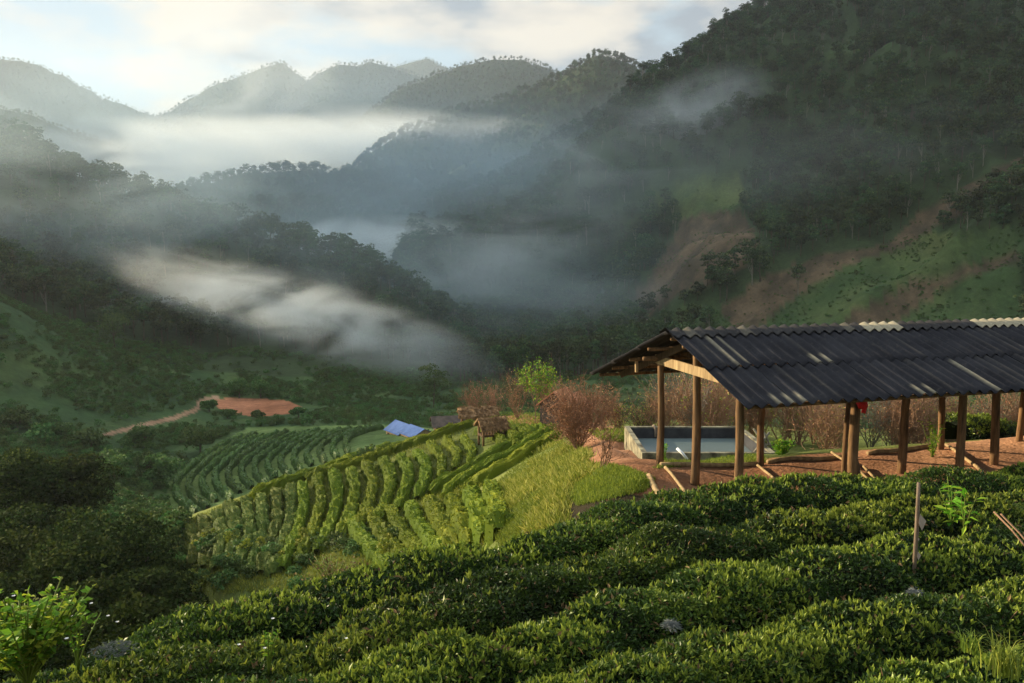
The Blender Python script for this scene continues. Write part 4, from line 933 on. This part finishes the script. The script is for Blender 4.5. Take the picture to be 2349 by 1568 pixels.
# ------------------------------------------------------------------ water tank
tk = empty('water_tank', (5.85, 25.2, -5.96)); tag(tk, 'open concrete water tank with a black liner beyond the pavilion', 'water tank')
tw, td = 3.75, 3.6; x0, x1, y0, y1 = -tw/2, tw/2+.1, -td/2, td/2
mb = MB(); mb.box((x0, 0, -.62), (.16, td+.16, 1.3)); mb.build('side_wall', M['concrete'], tk)
mb = MB(); mb.box((x1, 0, -.62), (.16, td+.16, 1.3)); mb.build('side_wall', M['concrete'], tk)
mb = MB(); mb.box(((x0+x1)/2, y1, -.622), (x1-x0-.17, .16, 1.296)); mb.build('back_wall', M['concrete'], tk)
mb = MB(); mb.box(((x0+x1)/2, y0, -.622), (x1-x0-.17, .16, 1.296)); mb.build('front_wall', M['concrete'], tk)
mb = MB(); q = .09; xs = [x0+q, x1-q]; ys = [y0+q, y1-q]
mb.box(((x0+x1)/2, ys[1]-.01, -.32), (x1-x0-.2, .02, .62)); mb.box((xs[0]+.01, 0, -.32), (.02, td-.22, .62)); mb.box((xs[1]-.01, 0, -.32), (.02, td-.22, .62)); mb.box(((x0+x1)/2, ys[0]+.01, -.32), (x1-x0-.2, .02, .62)); mb.build('liner', M['liner'], tk)
mb = MB(); mb.box(((x0+x1)/2, 0, -.42), (x1-x0-.24, td-.25, .12)); mb.build('water', M['water'], tk)
for xx in (-.95, .55):
    mb = MB(); mb.tube([(xx, y1+.12, .03), (xx, y1-.02, .05), (xx+.02, y1-.14, -.03), (xx+.03, y1-.17, -.30)], .045, 8); mb.build('liner_strap', M['stake'], tk, True)
w_ = P(1565, 1048, 22.6); mb = MB(); mb.tube([(-.14, .1, .22), (.0, 0, .10), (.13, -.1, -.06)], .045, 8); o = mb.build('white_pipe', M['white'], None, True); o.location = w_; tag(o, 'short white pipe end in front of the water tank', 'pipe')
for j, (px, d) in enumerate([((1745, 1000), 24), ((1757, 1018), 24)]):
    p = P(px[0], px[1]+38, d); z = H1(p[0], p[1]); o = MB().tube([(-.35, 0, -.1), (0, .05, .35), (.25, 0, .75-.35*j)], [.05, .045, .03], 7, rough=.1, rng=rng2).tube([(.4, 0, -.1), (.1, .05, .4), (-.25+.1*j, 0, .85)], [.05, .04, .03], 7, rough=.1, rng=rng2).build('crossed_stakes', M['palebark'], None, True)
    o.location = (p[0], p[1], z); tag(o, ['crossed weathered stakes at the right corner of the water tank', 'second pair of crossed stakes, just right of the tank corner pair'][j], 'stakes')

# ------------------------------------------------------------------ huts on the ridge top and in the valley
def gable(name, loc, rz, L, Wd, eave, rise, roofm, parts, label, cat, th=.14, over=.35, wallm=None, platform=None, posts=True, lump=.0, sub='roof'):
    e = empty(name, loc, rz); tag(e, label, cat); rg = np.random.default_rng(int(abs(loc[0])*10)+3)
    nx, ny = 14, 7; mb = MB()
    for s_ in (-1, 1):
        X, Y = np.meshgrid(np.linspace(-L/2-over, L/2+over, nx), np.linspace(0, Wd/2+over, ny), indexing='ij')
        Z = eave+rise*(1-Y/(Wd/2))+rg.normal(size=X.shape)*lump; top = np.stack([X, Y*s_, Z], -1).reshape(-1, 3)+[0, 0, .004*s_]; N = len(top); bot = top-[0, 0, th]
        i = (np.arange(nx-1)[:, None]*ny+np.arange(ny-1)[None]).ravel(); ed = []
        for k in range(nx-1): ed += [[k*ny+q, (k+1)*ny+q, (k+1)*ny+q+N, k*ny+q+N] for q in (0, ny-1)]
        for q in range(ny-1): ed += [[k*ny+q, k*ny+q+1, k*ny+q+1+N, k*ny+q+N] for k in (0, nx-1)]
        mb.add(np.concatenate([top, bot]), [np.stack([i, i+ny, i+ny+1, i+1], -1), np.stack([i, i+1, i+ny+1, i+ny], -1)+N, np.array(ed)])
    if lump: 
        q = rg.integers(0, 1, 1); m = 500; X = rg.uniform(-L/2-over, L/2+over, m); Y = rg.uniform(-Wd/2-over, Wd/2+over, m); Z = eave+rise*(1-np.abs(Y)/(Wd/2))+.02
        d = np.stack([rg.normal(size=m)*.3, np.sign(Y)*Wd/2, np.full(m, -rise)], -1); mb.leaves(np.stack([X, Y, Z], -1), d, unit(np.stack([X*0, np.sign(Y)*rise, X*0+Wd/2], -1)+rg.normal(size=(m, 3))*.3), .35, .12)
    mb.build(sub, M[roofm], e)
    if posts:
        for sx in (-1, 1):
            for sy in (-1, 1):
                gz = H1(loc[0]+math.cos(rz)*sx*L/2-math.sin(rz)*sy*Wd/2*.8, loc[1]+math.sin(rz)*sx*L/2+math.cos(rz)*sy*Wd/2*.8)-loc[2]
                MB().tube([(sx*L/2, sy*Wd/2*.8, gz-.2), (sx*L/2, sy*Wd/2*.8, eave+rise*.15)], .07, 7).build('post', M['log'], e, True)
    if platform: 
        MB().box((0, 0, platform), (L*1.1, Wd*.9, .12)).build('platform', M['darkwood'], e)
        mb = MB()
        for k in range(9): mb.box((-L/2+L*k/8, -Wd*.42, platform+.35), (.05, .05, .6))
        mb.box((0, -Wd*.42, platform+.66), (L*1.1, .06, .06)); mb.build('railing', M['log'], e)
    if wallm:
        mb = MB(); mb.box((0, 0, eave/2-.3), (L, Wd, eave+.6))
        mb.add([(-L/2, -Wd/2, eave), (-L/2, Wd/2, eave), (-L/2, 0, eave+rise-th), (L/2, -Wd/2, eave), (L/2, Wd/2, eave), (L/2, 0, eave+rise-th)], [[0, 1, 2], [3, 5, 4]]); mb.build('wall', M[wallm], e)
        for k in (-1, 0, 1):
            wd = MB().box((k*L*.3, -Wd/2-.03, eave*.5), (L*.12, .06, eave*.4)).build('window' if k else 'door', M['darkwood'], e)
    return e
g = hit([1128], [1012], 20, 70)[0]; Dp = g[1]
gable('stilt_shelter', (g[0], g[1], g[2]), .35, 1.35, 1.1, 1.05, .42, 'thatch', None, 'small stilted shelter with straw roof and railed platform among the tea rows', 'shelter', over=.22, platform=.42, lump=.03, th=.1)
g = hit([1090], [975], 20, 75)[0]
gable('thatched_shelter', (g[0]+.1, g[1]+2.0, H1(g[0]+.1, g[1]+2.0)), .12, 2.2, 1.4, .55, .35, 'thatch', None, 'long low thatched shelter at the left end of the ridge top', 'shelter', lump=.04, over=.3, th=.12)
for px, top, d, L_, lab in [(1285, 893, 47, 1.6, 'orange-roofed hut behind the large bare bush, rear one of two'), (1312, 903, 44, 1.6, 'orange-roofed hut behind the large bare bush, front one of two')]:
    p = P(px, top, d); z = H1(p[0], p[1]); ht_ = max(1.6, p[2]-z)
    gable('red_roofed_hut', (p[0], p[1], z), 1.1, L_, 1.9, ht_-.75, .75, 'redtile', None, lab, 'hut', over=.2, wallm='darkroof', posts=False, th=.08)
p = P(1030, 962, 66); gable('dark_roofed_hut', (p[0], p[1], p[2]-1.2), .2, 2.4, 2.0, 1.0, .5, 'darkroof', None, 'dark-roofed hut just behind the ridge, right of the blue-roofed shed', 'hut', wallm='darkwood', posts=False, th=.06)
for j, (px, py, d, L_, lab) in enumerate([(915, 968, 100, 3.6, 'blue metal-roofed shed on the far side of the ridge, left higher one'), (948, 974, 97, 3.2, 'shed with a light blue metal roof, right lower one of the pair')]):
    p = P(px, py, d); gable('blue_roofed_shed', (p[0]+.5, p[1], p[2]-2.5), -.95, L_, 3.0, 1.5, .95-.2*j, 'blue', None, lab, 'shed', wallm='plank', posts=False, th=.05, over=.25)
g = hit([368, 425], [716, 716], 80, 400)
for j, q in enumerate(g):
    gable('village_house', (q[0], q[1], q[2]-.2), .15+.1*j, 5.2-1.5*j, 4, 1.7, 1.0, 'darkroof', None, ['long house with a grey-brown roof in the mist below the wooded ridge', 'smaller house with a grey-brown roof right of the long house in the mist'][j], 'house', wallm='wall', posts=False, th=.1)

# ------------------------------------------------------------------ details among the near hedges
def on_hedge(px, py, d, dz=0): return np.array(P(px, py, d))+[0, 0, dz]
b0 = on_hedge(2097, 1285, 9.6); t0 = on_hedge(2097, 1108, 9.6); e = empty('stake', tuple(b0)); tag(e, 'weathered upright stake with torn pale rag among the near tea hedges', 'stake')
MB().tube([(0, 0, -.5), (.01, 0, .4), (0, 0, t0[2]-b0[2])], [.026, .026, .022], 8, rough=.12, rng=rng2).build('shaft', M['stake'], e, True)
MB().leaves(np.array([[.03, -.02, .60], [.03, -.02, .12], [.025, -.02, .3]]), np.array([[.15, 0, -.9], [.1, 0, -.9], [.1, 0, -.9]]), np.array([[.2, -1, 0]]*3), np.array([.22, .12, .05]), .5).build('rag', M['rag'], e)
def plant(name, base, seed, n, h, leafn, sz, mat_, label, flowers=0, spread=.25, cat='plant', w=.42):
    rg = np.random.default_rng(seed); e = empty(name, tuple(base)); tag(e, label, cat); st = MB(); lf = MB(); fl = MB(); tops = []
    for i in range(n):
        a = rg.uniform(0, 6.28); k = 6; t = np.linspace(0, 1, k)[:, None]; sp_ = rg.uniform(.2, 1)*spread; hh = h*rg.uniform(.65, 1)
        pts = np.c_[np.cos(a)*sp_*t**1.4, np.sin(a)*sp_*t**1.4, hh*t-.15*(1-t)]; st.tube(pts, np.linspace(.006, .003, k)+.003, 5)
        tt = rg.uniform(.35 if flowers else .2, 1, leafn); c_ = np.stack([np.interp(tt, t[:, 0], pts[:, q]) for q in range(3)], -1); d = unit(rg.normal(size=(leafn, 3))*[1, 1, .45]+[0, 0, .25])
        lf.leaves(c_, d, unit(rg.normal(size=(leafn, 3))*.4+[0, 0, 1]), sz*rg.uniform(.6, 1.15, leafn), w, rg.uniform(.2, 1, leafn)); tops.append(pts[-1])
    st.build('stem', M['greengrass'], e, True); lf.build('foliage', M[mat_], e)
    for i in range(flowers):
        q = tops[i % n]+rg.normal(size=3)*[.16, .16, .10]; f = MB(); a = np.arange(6)*math.pi/3+rg.uniform(0, 1)
        d = np.stack([np.cos(a), np.sin(a), a*0+.35], -1); f.leaves(np.tile(q, (6, 1)), d, np.tile([0, 0, 1.], (6, 1)), .020, .8); o = f.build('flower', M['petal'], e)
    return e
plant('leafy_shrub', on_hedge(60, 1520, 6.6, -.10), 1, 60, .70, 26, .085, 'bright', 'bright green leafy shrub with small white flowers in the lower left corner', 5, .62, 'shrub', w=.62)
plant('flowering_weed', on_hedge(175, 1480, 7.3, -.1), 2, 6, .38, 9, .05, 'bright', 'thin weed with small white flowers right of the bright shrub', 9, .35)
plant('flowering_weed', on_hedge(615, 1500, 7.0, -.05), 3, 5, .32, 12, .06, 'bright', 'light green weed with white flower heads standing out of the near hedge', 4, .14)
plant('flowering_weed', on_hedge(742, 1490, 7.6, -.05), 4, 2, .14, 5, .04, 'greengrass', 'tiny weed with one pale flower above the dark gap between hedges', 1, .05)
for j, (px, py, d, h, n_, sprd, lab) in enumerate([(1792, 1050, 20.2, .42, 34, .38, 'bright green round shrub behind the pavilion near the tank'), (2140, 1030, 18.6, 1.0, 9, .30, 'upright bright leafy plant beside the back post of the pavilion'), (1525, 1050, 22, .75, 6, .22, 'small leafy plant against the tank wall')]):
    p = P(px, py, d); plant('leafy_shrub', (p[0], p[1], H1(p[0], p[1])), 400+j, n_, h, 14, .11, 'bright', lab, 0, sprd, 'shrub')
plant('brown_shrub', on_hedge(765, 1335, 11.2, -.1), 9, 40, .40, 22, .06, 'deadleaf', 'low brownish shrub poking over the outer tea hedge', 0, .55, 'shrub')
plant('broad_leaf_plant', on_hedge(2185, 1165, 11.2, -.2), 5, 4, .62, 9, .21, 'bright', 'plant with large drooping green leaves above the tea right of the stake', 0, .2, w=.34)
plant('broad_leaf_plant', on_hedge(2215, 1175, 10.8, -.2), 6, 3, .50, 7, .20, 'bright', 'second big-leaved plant, slightly lower and farther right above the tea', 0, .18, w=.36)
for j, (x, y) in enumerate([(2280, 1175), (2296, 1180)]):
    a = on_hedge(x, y, 8.9); b = on_hedge(x+85, y+95, 8.3); o = MB().tube([(0, 0, 0), tuple((b-a)*.5+[0, 0, .02]), tuple(b-a)], .010, 6).build('bare_cane', M['redbark'], None, True); o.location = tuple(a)
    tag(o, ['thin leafless cane slanting over the tea at the right edge, lower of two', 'thin leafless cane slanting over the tea at the right edge, upper of two'][j], 'cane')
for j, (x, y, d, s) in enumerate([(2310, 1520, 7.0, .55), (2230, 1470, 7.4, .30)]):
    rg = np.random.default_rng(80+j); b = on_hedge(x, y, d, -.12); mb = MB(); n = 90-30*j
    for i in range(n):
        a = rg.uniform(0, 6.28); l = s*rg.uniform(.5, 1.1); k = 5; t = np.linspace(0, 1, k); rr_ = rg.uniform(.15, .5)*s; bx, by = rg.normal(size=2)*.12*s
        c_ = np.stack([bx+np.cos(a)*rr_*t**2, by+np.sin(a)*rr_*t**2, l*(t-.35*t**3)], -1); wd = .007*(1-t)+.001; sd = np.array([-np.sin(a), np.cos(a), 0])
        V = np.concatenate([c_+sd*wd[:, None], c_-sd*wd[:, None]]); q = np.arange(k-1); mb.add(V, np.stack([q, q+1, q+1+k, q+k], -1), 0, rg.uniform(.3, .9))
    o = mb.build('grass_tuft', M['greengrass']); o.location = tuple(b); tag(o, ['tall arching grass tuft at the right edge of the near slope', 'smaller grass tuft left of the tall arching one'][j], 'grass tuft')
for j, (x, y, d, s) in enumerate([(262, 1492, 7.6, .17), (1540, 1440, 7.6, .06), (2100, 1365, 8.9, .06)]):
    rg = np.random.default_rng(90+j); mb = MB(); a = rg.uniform(0, 6.28, 300); r_ = np.sqrt(rg.uniform(0, 1, 300))*s; c_ = np.stack([np.cos(a)*r_*1.2, np.sin(a)*r_, rg.normal(size=300)*.012+.05*(1-(r_/s)**2)], -1)
    d2 = rg.normal(size=(300, 3))*[1, 1, .1]; mb.leaves(c_, d2, np.tile([0, 0, 1.], (300, 1)), .06, .07); o = mb.build('spider_web', M['web']); b = on_hedge(x, y, d); o.location = tuple(b)
    tag(o, ['large dewy spider web on the hedge top near the lower left', 'small dewy web on the hedge in the lower middle', 'small dewy web on the hedge right of the middle, below the stake', 'small dewy web on the hedge just in front of the pavilion', 'small dewy web on the outermost hedge'][j], 'web')

# trees added out of view on the left to shade the near tea slope
for j, (x, y, h, r) in enumerate([(-17.5, 13.5, 8.5, 3.2), (-22, 18.5, 9.5, 3.4), (-15.5, 9.0, 8.5, 3.0), (-25, 24, 9, 3.0), (-12.5, 5.5, 8, 2.6)]):
    tree_at('shade_tree', x, y, h+max(0, -9.0-H1(x, y)), r, 3, 470+j, 'near', 'bark', 2600, .34, 'leafy tree added out of view on the left to shade the near tea hedges', 'tree', 'shade trees added beyond the left picture edge', nl=34)

# ------------------------------------------------------------------ air: haze and banks of fog
def volmat(name, dens, col, an, fog=None):
    m = bpy.data.materials.new(name); m.use_nodes = True; t = m.node_tree; t.nodes.clear(); o = t.nodes.new('ShaderNodeOutputMaterial')
    v = nd(t, 'ShaderNodeVolumePrincipled', Density=dens, Anisotropy=an); v.inputs['Color'].default_value = (*col, 1); lk(t, v.outputs[0], o.inputs['Volume'])
    if fog:
        sc, lo, hi, sx, pw = fog
        c = t.nodes.new('ShaderNodeTexCoord'); ln = nd(t, 'ShaderNodeVectorMath'); ln.operation = 'LENGTH'; lk(t, c.outputs['Object'], ln.inputs[0])
        fo = mth(t, 'SUBTRACT', 1.0, mth(t, 'MULTIPLY', ln.outputs['Value'], ln.outputs['Value']), clamp=True)
        g_ = t.nodes.new('ShaderNodeNewGeometry'); mp = nd(t, 'ShaderNodeMapping'); mp.inputs['Scale'].default_value = (1*sx, 1*sx, 2.6*sx); lk(t, g_.outputs['Position'], mp.inputs[0])
        n = nd(t, 'ShaderNodeTexNoise', Scale=sc, Detail=4.0, Roughness=.55, Distortion=1.2); lk(t, mp.outputs[0], n.inputs['Vector'])
        mr = nd(t, 'ShaderNodeMapRange'); mr.inputs['From Min'].default_value = lo; mr.inputs['From Max'].default_value = hi; lk(t, n.outputs[0], mr.inputs[0])
        lk(t, mth(t, 'MULTIPLY', mth(t, 'MULTIPLY', mth(t, 'POWER', fo, pw), mr.outputs[0]), dens), v.inputs['Density'])
        m.cycles.volume_step_rate = .4
    return m
mb = MB(); mb.box((0, 1300, 290), (9000, 9000, 700)); hz = mb.build('haze', volmat('haze_air', .00013, (.80, .88, 1.0), .35)); tag(hz, 'thin blue morning haze filling the valley', 'haze', kind='stuff')
def sphere_mesh():
    mb = MB(); th, ph = np.meshgrid(np.linspace(.001, np.pi-.001, 13), np.linspace(0, 2*np.pi, 24, endpoint=False), indexing='ij')
    V = np.stack([np.sin(th)*np.cos(ph), np.sin(th)*np.sin(ph), np.cos(th)], -1).reshape(-1, 3)*1.03; ii = (np.arange(12)[:, None]*24+np.arange(24)[None]); i2 = np.roll(ii, -1, 1)
    return mb.add(V, np.stack([ii, ii+24, i2+24, i2], -1).reshape(-1, 4))
FOG = [
    ((480, 600), 235, (210, 95, 62), .0030, .0, 160, 'pale blue morning mist over the left wooded ridge and valley'),
    ((1150, 560), 330, (150, 110, 70), .0022, .0, 160, 'pale blue mist over the lower flank of the right-hand mountain'),
    ((900, 440), 620, (330, 190, 85), .0026, .0, 300, 'blue mist filling the valley gap between the left ridge and the right-hand mountain'),
    ((640, 250), 1750, (1500, 420, 260), .0007, .0, 900, 'pale haze veiling the far mountains'),  # centre in the view, distance, half sizes (x, depth, z), density, tilt, noise size, label
    ((560, 362), 1250, (620, 260, 54), .0240, .02, 330, 'wide white fog bank lying before the far mountains'),
    ((1080, 330), 1080, (360, 160, 36), .0140, -.10, 260, 'fog bank spreading right below the pointed peak'),
    ((290, 370), 1000, (240, 160, 50), .0075, .05, 200, 'fog rising behind the left wooded ridge'),
    ((560, 240), 1750, (330, 150, 100), .0022, .45, 240, 'veil of mist climbing the far mountain'),
    ((890, 556), 470, (80, 50, 17), .060, .0, 60, 'white fog pool in the gap behind the wooded ridge'),
    ((1130, 600), 325, (75, 34, 20), .0170, .35, 46, 'torn mist drifting up the valley head'),
    ((1230, 700), 250, (62, 34, 14), .0060, .0, 40, 'thin mist over the lower right slope'),
    ((700, 722), 160, (46, 16, 8.6), .070, -.30, 19, 'bright fog streak sliding down over the valley floor'),
    ((790, 765), 158, (34, 16, 8), .012, -.2, 30, 'thin mist trailing off the lower end of the bright fog streak'),
    ((520, 685), 188, (36, 15, 8.5), .045, .10, 24, 'soft mist round the valley houses'),
    ((1590, 265), 360, (40, 26, 20), .0200, .38, 46, 'low cloud wisp clinging to the right-hand mountainside'),
    ((1430, 340), 335, (80, 40, 28), .0075, .30, 60, 'mist trailing along the shoulder of the right-hand mountain'),
    ((2000, 350), 235, (110, 30, 18), .0030, .05, 60, 'faint mist band across the right-hand mountain'),
    ((60, 395), 205, (95, 34, 42), .0110, -.25, 50, 'sunlit mist drifting over the left wooded ridge'),
]
for i, (c_, d, s, den_, tilt, ns, lab) in enumerate(FOG):
    mb = sphere_mesh(); o = mb.build('fog_bank', volmat('fog_air', den_, ((.66, .88, 1.0), (.66, .88, 1.0), (.55, .76, 1.0), (.55, .76, 1.0))[i] if i < 4 else ((.72, .89, 1.0) if 'sunlit' in lab else (.92, .97, 1.0)), .3, (1.0, .40, .60, 1/ns, 1.4 if den_ >= .1 else 1.4))); o.location = P(c_[0], c_[1], d); o.scale = s; o.rotation_euler = (0, -tilt, 0)
    tag(o, lab, 'fog', kind='stuff')
